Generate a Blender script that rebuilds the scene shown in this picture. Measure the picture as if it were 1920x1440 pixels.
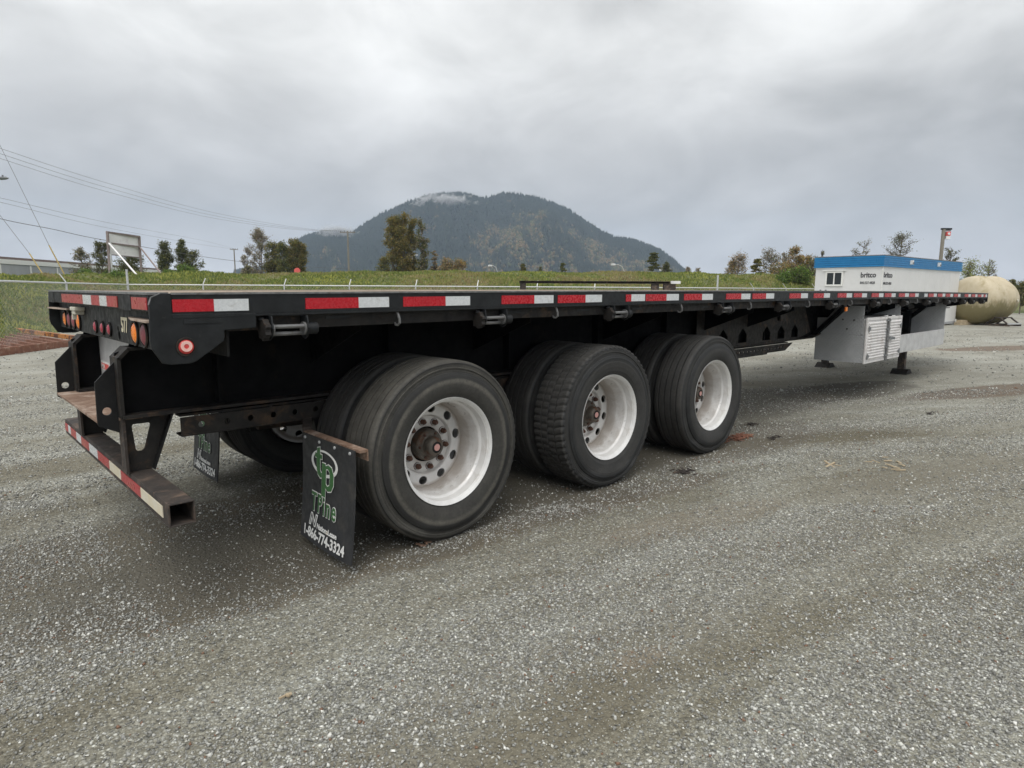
import bpy, math, random
import numpy as np
from mathutils import Vector, Matrix
from mathutils.geometry import tessellate_polygon

R = math.radians
random.seed(7); rng = np.random.default_rng(7)
for o in list(bpy.data.objects): bpy.data.objects.remove(o)
scene = bpy.context.scene
COL = scene.collection

# ------------------------------------------------------------------ camera
CAM = np.array([-.6967, -2.8547, 1.4577]); YAW, PITCH, ROLL, FPX = .8149, -.1474, .0050, 1189.8
def cam_axes():
    cy, sy, cp, sp = math.cos(YAW), math.sin(YAW), math.cos(PITCH), math.sin(PITCH)
    f = np.array([cy*cp, sy*cp, sp]); r = np.array([sy, -cy, 0.]); u = np.cross(r, f)
    cr, sr = math.cos(ROLL), math.sin(ROLL)
    return cr*r+sr*u, -sr*r+cr*u, f
AR, AU, AF = cam_axes()
cam = bpy.data.cameras.new('camera'); cam.sensor_width = 36; cam.lens = FPX/1920*36
cam.clip_start = .05; cam.clip_end = 9000
co = bpy.data.objects.new('camera', cam); COL.objects.link(co)
co.matrix_world = Matrix(((AR[0], AU[0], -AF[0], CAM[0]), (AR[1], AU[1], -AF[1], CAM[1]), (AR[2], AU[2], -AF[2], CAM[2]), (0, 0, 0, 1)))
scene.camera = co
HD = np.array([math.cos(YAW), math.sin(YAW), 0.]); HR = np.array([math.sin(YAW), -math.cos(YAW), 0.])
def at(px, py, D):
    """world point seen at photo pixel (px, py), D metres ahead of the viewpoint over the ground"""
    d = AR*(px-960)/FPX + AU*(720-py)/FPX + AF
    return CAM + d*(D/float(d @ HD))
def gp(px, D, z=0., py=540):
    p = at(px, py, D); return Vector((p[0], p[1], z))

# ------------------------------------------------------------------ world
EXPO = 0.72
scene.view_settings.view_transform = 'Standard'; scene.view_settings.look = 'None'
scene.view_settings.gamma = 1; scene.view_settings.use_curve_mapping = False
scene.view_settings.exposure = EXPO
SUN_EL, SUN_AZ = R(58), R(215)       # azimuth measured from +X toward +Y, direction the light comes from
world = bpy.data.worlds.new('World'); scene.world = world; world.use_nodes = True
wn, wl = world.node_tree.nodes, world.node_tree.links
wn.clear()
def N(nodes, typ, **kw):
    n = nodes.new(typ)
    for k, v in kw.items(): setattr(n, k, v)
    return n
wout = N(wn, 'ShaderNodeOutputWorld'); bg = N(wn, 'ShaderNodeBackground'); bg.inputs['Strength'].default_value = .1
sky = N(wn, 'ShaderNodeTexSky', sky_type='NISHITA'); sky.sun_disc = False
sky.sun_elevation = SUN_EL; sky.sun_rotation = R(90)-SUN_AZ
tc = N(wn, 'ShaderNodeTexCoord'); sep = N(wn, 'ShaderNodeSeparateXYZ'); wl.new(tc.outputs['Generated'], sep.inputs[0])
def wmath(op, a, b=None):
    m = N(wn, 'ShaderNodeMath', operation=op)
    for i, v in enumerate((a, b)):
        if v is None: continue
        if isinstance(v, (int, float)): m.inputs[i].default_value = v
        else: wl.new(v, m.inputs[i])
    return m.outputs[0]
zc_ = wmath('MAXIMUM', sep.outputs[2], 0.0)
den = wmath('ADD', zc_, .22)
cx_ = wmath('DIVIDE', sep.outputs[0], den); cy_ = wmath('DIVIDE', sep.outputs[1], den)
comb = N(wn, 'ShaderNodeMapping'); comb.inputs['Scale'].default_value = (1, 1, 2.0); wl.new(tc.outputs['Generated'], comb.inputs[0])
def wnoise(scale, detail, rough, dist, off):
    mp = N(wn, 'ShaderNodeMapping'); mp.inputs['Location'].default_value = off; wl.new(comb.outputs[0], mp.inputs[0])
    n = N(wn, 'ShaderNodeTexNoise'); n.inputs['Scale'].default_value = scale; n.inputs['Detail'].default_value = detail
    n.inputs['Roughness'].default_value = rough; n.inputs['Distortion'].default_value = dist
    wl.new(mp.outputs[0], n.inputs['Vector']); return n.outputs['Fac']
def wramp(fac, stops):
    r = N(wn, 'ShaderNodeValToRGB'); e = r.color_ramp.elements
    while len(e) < len(stops): e.new(.5)
    for el, (p, c) in zip(e, stops): el.position = p; el.color = (*c, 1) if len(c) == 3 else c
    wl.new(fac, r.inputs[0]); return r.outputs[0]
base = wramp(zc_, [(0, (.55, .57, .61)), (.045, (.47, .48, .51)), (.11, (.385, .385, .39)), (.20, (.40, .40, .40)), (.33, (.55, .55, .54)), (.5, (.66, .66, .65)), (1, (.84, .84, .83))])
n1 = wnoise(1.3, 4, .5, .3, (3.1, 1.7, .4)); n2 = wnoise(3.8, 9, .55, .35, (1.3, 4, 0)); n3 = wnoise(10, 6, .55, .5, (7, 2, 0))
m1 = wmath('MULTIPLY', wmath('SUBTRACT', n1, .5), .9); m2 = wmath('ADD', wmath('MULTIPLY', wmath('SUBTRACT', n2, .5), 1.25), wmath('MULTIPLY', wmath('SUBTRACT', n3, .5), .16))
fac = wmath('ADD', wmath('ADD', m1, m2), 1.0)
mul = N(wn, 'ShaderNodeVectorMath', operation='SCALE'); wl.new(base, mul.inputs[0]); wl.new(fac, mul.inputs['Scale'])
sc10 = N(wn, 'ShaderNodeVectorMath', operation='SCALE'); wl.new(mul.outputs[0], sc10.inputs[0]); sc10.inputs['Scale'].default_value = 9.8
sn = N(wn, 'ShaderNodeVectorMath', operation='SCALE'); wl.new(sky.outputs[0], sn.inputs[0]); sn.inputs['Scale'].default_value = .03
ad = N(wn, 'ShaderNodeVectorMath', operation='ADD'); wl.new(sc10.outputs[0], ad.inputs[0]); wl.new(sn.outputs[0], ad.inputs[1])
wl.new(ad.outputs[0], bg.inputs['Color']); wl.new(bg.outputs[0], wout.inputs['Surface'])

sl = bpy.data.lights.new('sun', 'SUN'); sl.energy = 1.1; sl.angle = R(35); sl.color = (1, .97, .92)
so = bpy.data.objects.new('sun', sl); COL.objects.link(so)
sd = Vector((math.cos(SUN_AZ)*math.cos(SUN_EL), math.sin(SUN_AZ)*math.cos(SUN_EL), math.sin(SUN_EL)))
so.rotation_euler = sd.to_track_quat('Z', 'Y').to_euler()

# ------------------------------------------------------------------ object helpers
def tag(o, label=None, cat=None, group=None, kind=None):
    for k, v in (('label', label), ('category', cat), ('group', group), ('kind', kind)):
        if v: o[k] = v
    return o
def empty(name, loc=(0, 0, 0), rz=0, **kw):
    o = bpy.data.objects.new(name, None); o.empty_display_size = .2; COL.objects.link(o)
    o.location = loc; o.rotation_euler = (0, 0, rz); return tag(o, **kw)
def link(name, me, mat, parent=None, loc=None):
    if mat and not me.materials: me.materials.append(mat)
    o = bpy.data.objects.new(name, me); COL.objects.link(o)
    if parent: o.parent = parent
    if loc is not None: o.location = loc
    return o
def children(o): return [c for c in bpy.data.objects if c.parent == o]
def copy_tree(o, parent=None, kids=None):
    if kids is None:
        kids = {}
        for c in bpy.data.objects:
            if c.parent: kids.setdefault(c.parent.name, []).append(c)
    c = o.copy(); COL.objects.link(c); c.parent = parent
    for ch in kids.get(o.name, []): copy_tree(ch, c, kids)
    return c
def npmesh(name, V, F, mat, col=None, kind=None, smooth=False, parent=None):
    V = np.asarray(V, dtype=np.float32); F = np.asarray(F, dtype=np.int32); k = F.shape[1]
    me = bpy.data.meshes.new(name); me.vertices.add(len(V)); me.vertices.foreach_set('co', V.ravel())
    me.loops.add(F.size); me.loops.foreach_set('vertex_index', F.ravel())
    me.polygons.add(len(F)); me.polygons.foreach_set('loop_start', np.arange(0, F.size, k, dtype=np.int32))
    me.polygons.foreach_set('loop_total', np.full(len(F), k, dtype=np.int32))
    if smooth: me.polygons.foreach_set('use_smooth', np.ones(len(F), dtype=bool))
    if col is not None:
        a = me.color_attributes.new('tint', 'FLOAT_COLOR', 'POINT')
        c4 = np.ones((len(V), 4), dtype=np.float32); c4[:, :3] = col; a.data.foreach_set('color', c4.ravel())
    me.update(); me.validate()
    o = link(name, me, mat, parent)
    if kind: o['kind'] = kind
    return o

class MB:
    def __init__(s): s.v = []; s.f = []
    def add(s, vs, fs):
        n = len(s.v); s.v += [tuple(map(float, v)) for v in vs]; s.f += [tuple(i+n for i in f) for f in fs]; return s
    def box(s, x0, x1, y0, y1, z0, z1, M=None):
        vs = [(x, y, z) for x in (x0, x1) for y in (y0, y1) for z in (z0, z1)]
        if M is not None: vs = [M @ Vector(v) for v in vs]
        return s.add(vs, [(0, 1, 3, 2), (4, 6, 7, 5), (0, 4, 5, 1), (2, 3, 7, 6), (0, 2, 6, 4), (1, 5, 7, 3)])
    def bar(s, p0, p1, w, h, up=(0, 0, 1)):
        """rectangular bar from p0 to p1: w across, h along up"""
        p0, p1 = Vector(p0), Vector(p1); d = (p1-p0).normalized(); a = d.cross(Vector(up)).normalized(); b = a.cross(d)
        vs = [p+a*(i*w/2)+b*(j*h/2) for p in (p0, p1) for i in (-1, 1) for j in (-1, 1)]
        return s.add(vs, [(0, 1, 3, 2), (4, 6, 7, 5), (0, 4, 5, 1), (2, 3, 7, 6), (0, 2, 6, 4), (1, 5, 7, 3)])
    def tube(s, pts, r, n=8, caps=True):
        pts = [Vector(p) for p in pts]; rs = r if isinstance(r, (list, tuple)) else [r]*len(pts); rings = []
        prev = None
        for i, p in enumerate(pts):
            d = (pts[min(i+1, len(pts)-1)]-pts[max(i-1, 0)]).normalized()
            ref = Vector((0, 0, 1)) if abs(d.z) < .9 else Vector((1, 0, 0))
            a = d.cross(ref).normalized() if prev is None else (prev-d*prev.dot(d)).normalized()
            prev = a; b = d.cross(a)
            rings.append([p+(a*math.cos(2*math.pi*k/n)+b*math.sin(2*math.pi*k/n))*rs[i] for k in range(n)])
        vs = [v for rg in rings for v in rg]; fs = []
        for i in range(len(pts)-1):
            for k in range(n): fs.append((i*n+k, i*n+(k+1) % n, (i+1)*n+(k+1) % n, (i+1)*n+k))
        if caps: fs.append(tuple(range(n-1, -1, -1))); fs.append(tuple((len(pts)-1)*n+k for k in range(n)))
        return s.add(vs, fs)
    def cyl(s, p0, p1, r, n=16, r1=None): return s.tube([p0, p1], [r, r if r1 is None else r1], n)
    def lathe(s, prof, c=(0, 0, 0), axis='Y', n=48, closed=False, mod=None):
        """prof: (along axis, radius)"""
        m = len(prof); vs = []
        for k in range(n):
            t = 2*math.pi*k/n; ca, sa = math.cos(t), math.sin(t)
            for j, (a, r) in enumerate(prof):
                if mod: r = mod(j, k, r)
                q = {'Y': (r*ca, a, r*sa), 'X': (a, r*ca, r*sa), 'Z': (r*ca, r*sa, a)}[axis]
                vs.append((q[0]+c[0], q[1]+c[1], q[2]+c[2]))
        fs = []
        for k in range(n):
            k2 = (k+1) % n
            for j in range(m if closed else m-1):
                j2 = (j+1) % m; fs.append((k*m+j, k*m+j2, k2*m+j2, k2*m+j))
        return s.add(vs, fs)
    def plate(s, loops, fn, th):
        """loops: outer loop then holes, 2-D; fn(u, v, w) -> xyz; w runs 0..th"""
        flat = [p for l in loops for p in l]
        tris = tessellate_polygon([[Vector((p[0], p[1], 0)) for p in l] for l in loops]); n = len(flat)
        vs = [fn(p[0], p[1], 0) for p in flat]+[fn(p[0], p[1], th) for p in flat]
        fs = [tuple(t) for t in tris]+[tuple(i+n for i in reversed(t)) for t in tris]
        o = 0
        for l in loops:
            for i in range(len(l)):
                j = (i+1) % len(l); fs.append((o+i, o+j, o+j+n, o+i+n))
            o += len(l)
        return s.add(vs, fs)
    def mesh(s, name, smooth=False):
        me = bpy.data.meshes.new(name); me.from_pydata(s.v, [], s.f)
        import bmesh
        b = bmesh.new(); b.from_mesh(me); bmesh.ops.recalc_face_normals(b, faces=b.faces); b.to_mesh(me); b.free()
        if smooth:
            me.polygons.foreach_set('use_smooth', [True]*len(me.polygons)); me.set_sharp_from_angle(angle=R(35))
        me.update(); return me
    def build(s, name, mat, parent=None, smooth=False, bevel=0, loc=None, **kw):
        o = link(name, s.mesh(name, smooth), mat, parent, loc)
        if bevel:
            m = o.modifiers.new('bevel', 'BEVEL'); m.width = bevel; m.segments = 2; m.limit_method = 'ANGLE'; m.angle_limit = R(40)
        return tag(o, **kw)
XZ = lambda y: (lambda u, v, w: (u, y+w, v))       # plate standing lengthwise
YZ = lambda x: (lambda u, v, w: (x+w, u, v))       # plate standing crosswise
XY = lambda z: (lambda u, v, w: (u, v, z+w))       # lying plate
def circle(cx, cy, r, n=16, ry=None): return [(cx+r*math.cos(2*math.pi*k/n), cy+(ry or r)*math.sin(2*math.pi*k/n)) for k in range(n)]

def text(name, body, size, origin, right, up, mat, parent, thick=.0015, offset=0, sx=1, shear=0, align='LEFT', spacing=1.0):
    cu = bpy.data.curves.new(name, 'FONT'); cu.body = body; cu.size = size; cu.offset = offset; cu.extrude = thick/2
    cu.align_x = align; cu.shear = shear; cu.space_character = spacing; cu.resolution_u = 3
    t = bpy.data.objects.new(name, cu); COL.objects.link(t)
    bpy.context.view_layer.update()
    me = bpy.data.meshes.new_from_object(t); bpy.data.objects.remove(t)
    r, u = Vector(right).normalized(), Vector(up).normalized(); nrm = r.cross(u)
    for v in me.vertices:
        p = v.co.copy(); v.co = Vector(origin)+r*p.x*sx+u*p.y+nrm*(p.z+thick/2)
    me.materials.clear(); me.update()
    return link(name, me, mat, parent)

# ------------------------------------------------------------------ materials
def new_mat(name):
    m = bpy.data.materials.new(name); m.use_nodes = True; nt = m.node_tree
    return m, nt.nodes, nt.links, nt.nodes['Principled BSDF']
def ramp(n, l, fac, stops):
    r = n.new('ShaderNodeValToRGB'); e = r.color_ramp.elements
    while len(e) < len(stops): e.new(.5)
    for el, (p, c) in zip(e, stops): el.position = p; el.color = (c, c, c, 1) if isinstance(c, (int, float)) else (*c, 1)
    l.new(fac, r.inputs[0]); return r.outputs[0]
def noise(n, l, vec, scale, detail=5, rough=.6, dist=0, stretch=None):
    if stretch:
        mp = n.new('ShaderNodeMapping'); mp.inputs['Scale'].default_value = stretch; l.new(vec, mp.inputs[0]); vec = mp.outputs[0]
    t = n.new('ShaderNodeTexNoise'); t.inputs['Scale'].default_value = scale; t.inputs['Detail'].default_value = detail
    t.inputs['Roughness'].default_value = rough; t.inputs['Distortion'].default_value = dist; l.new(vec, t.inputs['Vector'])
    return t.outputs['Fac']
def mix(n, l, fac, a, b, mode='MIX'):
    m = n.new('ShaderNodeMix'); m.data_type = 'RGBA'; m.blend_type = mode
    for s_, v in ((0, fac), (6, a), (7, b)):
        if isinstance(v, (int, float)): m.inputs[s_].default_value = v
        elif isinstance(v, tuple): m.inputs[s_].default_value = (*v, 1)
        else: l.new(v, m.inputs[s_])
    return m.outputs[2]
def bump(n, l, h, strength, dist, bsdf, prev=None):
    b = n.new('ShaderNodeBump'); b.inputs['Strength'].default_value = strength; b.inputs['Distance'].default_value = dist
    l.new(h, b.inputs['Height'])
    if prev: l.new(prev, b.inputs['Normal'])
    l.new(b.outputs[0], bsdf.inputs['Normal']); return b.outputs[0]
def pmat(name, c1, c2, rough=.6, metal=0, scale=6, third=None, third_at=(.58, .68), third_scale=3, bumps=.15, bd=.004, bscale=60, rvar=.15, stretch=None, spec=.5):
    """base colour wandering c1-c2, optional patches of a third colour (rust, dust), fine relief"""
    m, n, l, b = new_mat(name); t = n.new('ShaderNodeTexCoord').outputs['Object']
    f = noise(n, l, t, scale, 6, .62, .3, stretch); c = ramp(n, l, f, [(.32, c1), (.68, c2)])
    if third:
        g = noise(n, l, t, third_scale, 9, .68, .5); g = ramp(n, l, g, [(third_at[0], 0.), (third_at[1], 1.)]); c = mix(n, l, g, c, third)
    l.new(c, b.inputs['Base Color']); b.inputs['Metallic'].default_value = metal; b.inputs['Specular IOR Level'].default_value = spec
    rr = noise(n, l, t, scale*2.7, 4, .6); rr = ramp(n, l, rr, [(.3, max(rough-rvar, .05)), (.7, min(rough+rvar, 1))]); l.new(rr, b.inputs['Roughness'])
    if bumps: bump(n, l, noise(n, l, t, bscale, 5, .7), bumps, bd, b)
    return m
def attr_mat(name, rough=.9, trans=0, vary=.0, spec=.2):
    m, n, l, b = new_mat(name); a = n.new('ShaderNodeVertexColor'); a.layer_name = 'tint'
    l.new(a.outputs[0], b.inputs['Base Color']); b.inputs['Roughness'].default_value = rough; b.inputs['Specular IOR Level'].default_value = spec
    if trans:
        tr_ = n.new('ShaderNodeBsdfTranslucent'); l.new(a.outputs[0], tr_.inputs['Color']); mx = n.new('ShaderNodeMixShader'); mx.inputs[0].default_value = trans
        l.new(b.outputs[0], mx.inputs[1]); l.new(tr_.outputs[0], mx.inputs[2]); l.new(mx.outputs[0], n['Material Output'].inputs['Surface'])
    return m
M = {}
RUST = (.16, .07, .035)
M['black'] = pmat('black_steel', (.007, .007, .008), (.016, .016, .016), .55, 0, 9, (.045, .036, .028), (.60, .74), 5, .2, .002, 90, spec=.3)
M['black_rusty'] = pmat('black_steel_rusty', (.012, .011, .011), (.028, .025, .022), .65, 0, 9, (.085, .052, .032), (.54, .70), 7, .25, .003, 90, spec=.3)
M['black_clean'] = pmat('rail_paint', (.008, .009, .010), (.019, .021, .023), .48, 0, 12, (.05, .05, .048), (.6, .8), 9, .15, .002, 80, spec=.32)
M['under'] = pmat('chassis_black', (.004, .0045, .005), (.009, .009, .010), .7, 0, 7, (.018, .014, .011), (.6, .75), 6, .2, .003, 60, spec=.08)
M['rust'] = pmat('rusty_steel', (.15, .085, .055), (.26, .175, .125), .85, 0, 9, (.40, .31, .25), (.50, .62), 6, .4, .004, 90)
M['rust_dark'] = pmat('dark_rust', (.026, .022, .020), (.062, .048, .040), .8, 0, 9, (.18, .125, .09), (.53, .68), 6, .4, .004, 90)
M['rust_red'] = pmat('red_rust', (.15, .060, .038), (.24, .11, .07), .85, 0, 9, (.33, .22, .16), (.55, .68), 8, .3, .003, 90)
M['rust_pale'] = pmat('pale_rusty_plate', (.36, .28, .22), (.50, .42, .35), .8, 0, 9, (.24, .14, .09), (.55, .66), 12, .3, .003, 90)
M['rust_orange'] = pmat('orange_flaked_paint', (.50, .20, .045), (.42, .18, .05), .7, 0, 5, (.11, .04, .025), (.50, .54), 4, .3, .003, 60)
M['alu'] = pmat('aluminium_sheet', (.50, .50, .50), (.64, .64, .64), .5, .25, 6, (.40, .37, .34), (.58, .75), 4, .1, .002, 50)
M['alu_white'] = pmat('pale_aluminium_door', (.68, .66, .65), (.80, .78, .77), .5, .25, 9, (.42, .36, .33), (.55, .75), 6, .1, .002, 70)
M['rim'] = pmat('wheel_rim', (.66, .655, .645), (.80, .795, .785), .40, .15, 8, (.46, .42, .37), (.60, .78), 6, .12, .002, 60)
def rim_dirt():
    m = M['rim']; n, l = m.node_tree.nodes, m.node_tree.links; b = n['Principled BSDF']; src = b.inputs['Base Color'].links[0].from_socket
    t = n.new('ShaderNodeTexCoord').outputs['Object']; sx = n.new('ShaderNodeSeparateXYZ'); l.new(t, sx.inputs[0])
    cb = n.new('ShaderNodeCombineXYZ'); l.new(sx.outputs[0], cb.inputs[0]); l.new(sx.outputs[2], cb.inputs[1])
    ln = n.new('ShaderNodeVectorMath'); ln.operation = 'LENGTH'; l.new(cb.outputs[0], ln.inputs[0])
    w_ = n.new('ShaderNodeMath'); w_.operation = 'MULTIPLY_ADD'; l.new(noise(n, l, t, 9, 6, .7, .4), w_.inputs[0]); w_.inputs[1].default_value = .03; l.new(ln.outputs['Value'], w_.inputs[2])
    nr = n.new('ShaderNodeMapRange'); nr.inputs[1].default_value = .10; nr.inputs[2].default_value = .34; l.new(w_.outputs[0], nr.inputs[0])
    k = ramp(n, l, nr.outputs[0], [(0, .7), (.12, .45), (.25, .15), (.38, .35), (.45, .08), (.62, .12), (.71, .75), (.76, .6), (.81, .08), (1, .0)])
    l.new(mix(n, l, k, src, (.27, .215, .165)), b.inputs['Base Color'])
rim_dirt()
M['hub'] = pmat('hub_metal', (.075, .065, .055), (.15, .135, .115), .6, .5, 20, (.12, .06, .035), (.5, .62), 12, .3, .003, 90)
M['nut'] = pmat('rusty_nut', (.075, .035, .025), (.14, .07, .045), .75, .2, 30, None, bumps=.3, bscale=120)
M['hubpink'] = pmat('hub_window', (.55, .28, .25), (.65, .36, .33), .3, 0, 20, None, bumps=0)
M['dark'] = pmat('void_black', (.004, .004, .004), (.008, .008, .008), .9, 0, 5, None, bumps=0)
M['red_tape'] = pmat('red_reflective_tape', (.40, .006, .014), (.50, .012, .022), .28, 0, 25, (.26, .035, .03), (.60, .76), 14, .05, .001, 300)
M['red_tape_rear'] = pmat('faded_red_tape', (.36, .035, .035), (.46, .05, .06), .35, 0, 12, (.38, .10, .06), (.5, .7), 7, .05, .001, 300)
M['white_tape'] = pmat('white_reflective_tape', (.58, .60, .61), (.70, .72, .73), .3, 0, 60, (.40, .39, .36), (.56, .78), 16, .05, .001, 400)
M['cream_tape'] = pmat('yellowed_white_tape', (.68, .60, .42), (.74, .70, .60), .4, 0, 8, None, bumps=0)
M['cream'] = pmat('cream_vinyl', (.74, .66, .45), (.80, .74, .56), .5, 0, 9, None, bumps=0)
M['red_lens'] = pmat('red_lens', (.32, .03, .05), (.42, .05, .08), .2, 0, 20, None, bumps=0)
M['red_lens_dull'] = pmat('dull_red_lens', (.20, .035, .05), (.30, .07, .08), .45, 0, 20, None, bumps=0)
M['red_lens_bright'] = pmat('bright_red_lens', (.62, .05, .05), (.75, .10, .09), .15, 0, 30, None, bumps=0)
M['pink_lens'] = pmat('pale_pink_reflector', (.85, .48, .42), (.9, .6, .54), .2, 0, 30, None, bumps=0)
M['amber_lens'] = pmat('amber_lens', (.95, .22, .015), (1., .28, .02), .25, 0, 20, None, bumps=0)
M['plastic_white'] = pmat('aged_white_plastic', (.50, .48, .40), (.62, .60, .50), .5, 0, 20, (.3, .28, .22), (.55, .7), 20, .1)
M['flap'] = pmat('black_rubber_flap', (.020, .021, .023), (.034, .035, .037), .62, 0, 8, (.075, .070, .060), (.54, .74), 5, .15, .002, 120)
M['white'] = pmat('white_print', (.74, .74, .72), (.82, .82, .8), .5, 0, 20, (.7, .58, .35), (.62, .72), 14, bumps=0)
M['green'] = pmat('green_print', (.035, .12, .035), (.05, .16, .05), .5, 0, 20, None, bumps=0)
M['grey_print'] = pmat('dark_grey_print', (.05, .05, .055), (.08, .08, .085), .6, 0, 20, None, bumps=0)
M['wood'] = pmat('weathered_deck_plank', (.26, .20, .15), (.50, .42, .33), .85, 0, 5, (.16, .12, .09), (.55, .7), 8, .4, .004, 30, stretch=(.4, 6, 6))
M['timber'] = pmat('timber_block', (.34, .27, .18), (.50, .41, .28), .85, 0, 12, None, bumps=.3)
M['chrome'] = pmat('worn_bare_steel', (.13, .13, .13), (.26, .26, .26), .42, .4, 25, (.12, .10, .08), (.58, .7), 20, .15)
M['galv'] = pmat('galvanised_steel', (.50, .51, .51), (.63, .64, .64), .5, .35, 25, None, bumps=.05)
M['bld_white'] = pmat('white_office_wall', (.66, .66, .65), (.73, .73, .72), .6, 0, 1.2, (.58, .57, .54), (.6, .8), .8, .05, .003, 20)
M['bld_trim'] = pmat('white_trim', (.76, .76, .72), (.8, .8, .78), .5, 0, 8, None, bumps=0)
M['blue'] = pmat('blue_metal_fascia', (.012, .19, .44), (.02, .24, .52), .4, 0, 4, (.03, .14, .34), (.6, .8), 2, .05)
M['roof'] = pmat('office_roof', (.2, .2, .2), (.28, .28, .28), .8, 0, 4, None)
M['tank'] = pmat('tan_fibreglass', (.46, .39, .265), (.56, .49, .36), .75, 0, 2.2, (.33, .27, .15), (.52, .68), 1.6, .4, .01, 14)
M['greywall'] = pmat('far_grey_metal_wall', (.30, .31, .32), (.40, .41, .42), .7, 0, .4, None, bumps=0, stretch=(1, 1, .2))
M['brownroof'] = pmat('rusty_roof_edge', (.16, .11, .10), (.26, .20, .18), .8, 0, .6, None, bumps=0)
M['board'] = pmat('weathered_sign_back', (.74, .73, .73), (.82, .81, .81), .8, 0, 2, (.66, .62, .64), (.55, .7), 3, .1)
M['post_brown'] = pmat('weathered_sign_timber', (.20, .16, .15), (.30, .25, .24), .85, 0, 4, None)
M['pole_wood'] = pmat('grey_pole_timber', (.19, .175, .145), (.27, .25, .21), .9, 0, 3, None, stretch=(6, 6, .5))
M['wire'] = pmat('wire', (.10, .10, .11), (.14, .14, .15), .6, 0, 3, None, bumps=0)
M['yellow'] = pmat('yellow_guy_sleeve', (.36, .27, .09), (.44, .33, .12), .6, 0, 3, None, bumps=0)
M['lampgrey'] = pmat('lamp_grey', (.16, .17, .18), (.22, .23, .24), .5, .3, 3, None, bumps=0)
M['lampwhite'] = pmat('lamp_white', (.7, .7, .7), (.8, .8, .8), .4, 0, 3, None, bumps=0)
M['signred'] = pmat('sign_red', (.65, .10, .09), (.75, .15, .13), .5, 0, 3, None, bumps=0)
M['bark'] = pmat('tree_bark', (.11, .095, .08), (.19, .165, .145), .95, 0, 3, None, bumps=.3)
M['birch'] = pmat('pale_bark', (.24, .22, .20), (.34, .32, .29), .9, 0, 3, None, bumps=.2)
M['leaf'] = attr_mat('leaves', trans=.4); M['grass'] = attr_mat('grass_blades', trans=.3); M['stone'] = attr_mat('gravel_stones', .85, spec=.35)
M['forest'] = attr_mat('far_forest', .95, spec=.1)
m, n, l, b = new_mat('window_glass'); b.inputs['Base Color'].default_value = (.02, .025, .025, 1); b.inputs['Roughness'].default_value = .06; M['glass'] = m

def tank_stain():
    m = M['tank']; n, l = m.node_tree.nodes, m.node_tree.links; b = n['Principled BSDF']; src = b.inputs['Base Color'].links[0].from_socket
    t = n.new('ShaderNodeTexCoord').outputs['Object']; sx = n.new('ShaderNodeSeparateXYZ'); l.new(t, sx.inputs[0])
    a = n.new('ShaderNodeMath'); a.operation = 'MULTIPLY_ADD'; l.new(noise(n, l, t, 3, 7, .7, .6, (1.5, 1, .5)), a.inputs[0]); a.inputs[1].default_value = -1.1; l.new(sx.outputs[2], a.inputs[2])
    k = ramp(n, l, a.outputs[0], [(.30, 1.), (.62, .0)])
    l.new(mix(n, l, k, src, (.21, .18, .09)), b.inputs['Base Color'])
tank_stain()
# tyre rubber: dusty side walls, tread grooves also kept darker by the radius ramp
def tyre_mat(name, c1, c2, dust, bands_):
    m, n, l, b = new_mat(name); tcn = n.new('ShaderNodeTexCoord'); oi = n.new('ShaderNodeObjectInfo')
    av = n.new('ShaderNodeVectorMath'); av.operation = 'ADD'; l.new(tcn.outputs['Object'], av.inputs[0])
    cmb = n.new('ShaderNodeCombineXYZ'); ml = n.new('ShaderNodeMath'); ml.operation = 'MULTIPLY'; ml.inputs[1].default_value = 37
    l.new(oi.outputs['Random'], ml.inputs[0]); l.new(ml.outputs[0], cmb.inputs[0]); l.new(cmb.outputs[0], av.inputs[1]); t = av.outputs[0]
    c = ramp(n, l, noise(n, l, t, 7, 6, .6, .4), [(.3, c1), (.7, c2)])
    # concentric dust rings (radius in the wheel plane)
    sx = n.new('ShaderNodeSeparateXYZ'); l.new(tcn.outputs['Object'], sx.inputs[0])
    cb = n.new('ShaderNodeCombineXYZ'); l.new(sx.outputs[0], cb.inputs[0]); l.new(sx.outputs[2], cb.inputs[1])
    ln = n.new('ShaderNodeVectorMath'); ln.operation = 'LENGTH'; l.new(cb.outputs[0], ln.inputs[0])
    rc = n.new('ShaderNodeCombineXYZ'); l.new(ln.outputs['Value'], rc.inputs[0]); l.new(cmb.outputs[0], rc.inputs[1])
    wobr = n.new('ShaderNodeMath'); wobr.operation = 'MULTIPLY_ADD'; l.new(noise(n, l, t, 3, 5, .6, .5), wobr.inputs[0]); wobr.inputs[1].default_value = .022; l.new(ln.outputs['Value'], wobr.inputs[2])
    nr = n.new('ShaderNodeMapRange'); nr.inputs[1].default_value = .30; nr.inputs[2].default_value = .56; l.new(wobr.outputs[0], nr.inputs[0])
    rings = ramp(n, l, nr.outputs[0], bands_)
    patch = ramp(n, l, noise(n, l, t, 5, 7, .72, .6), [(.30, .45), (.62, 1.)])
    fineg = ramp(n, l, noise(n, l, t, 60, 4, .7), [(.3, .55), (.7, 1.)])
    k = mix(n, l, 1., rings, patch, 'MULTIPLY'); k = mix(n, l, 1., k, fineg, 'MULTIPLY'); c = mix(n, l, k, c, dust)
    l.new(c, b.inputs['Base Color']); b.inputs['Roughness'].default_value = .72; b.inputs['Specular IOR Level'].default_value = .4
    bump(n, l, noise(n, l, t, 90, 5, .7), .25, .003, b); return m
M['tyre'] = tyre_mat('tyre_rubber', (.010, .0105, .011), (.024, .024, .024), (.155, .145, .122), [(0, .35), (.16, .28), (.40, .35), (.47, .95), (.51, .85), (.55, .08), (.66, .06), (.70, .40), (.80, .55), (.87, .05), (.895, .55), (.93, .6)])
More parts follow.
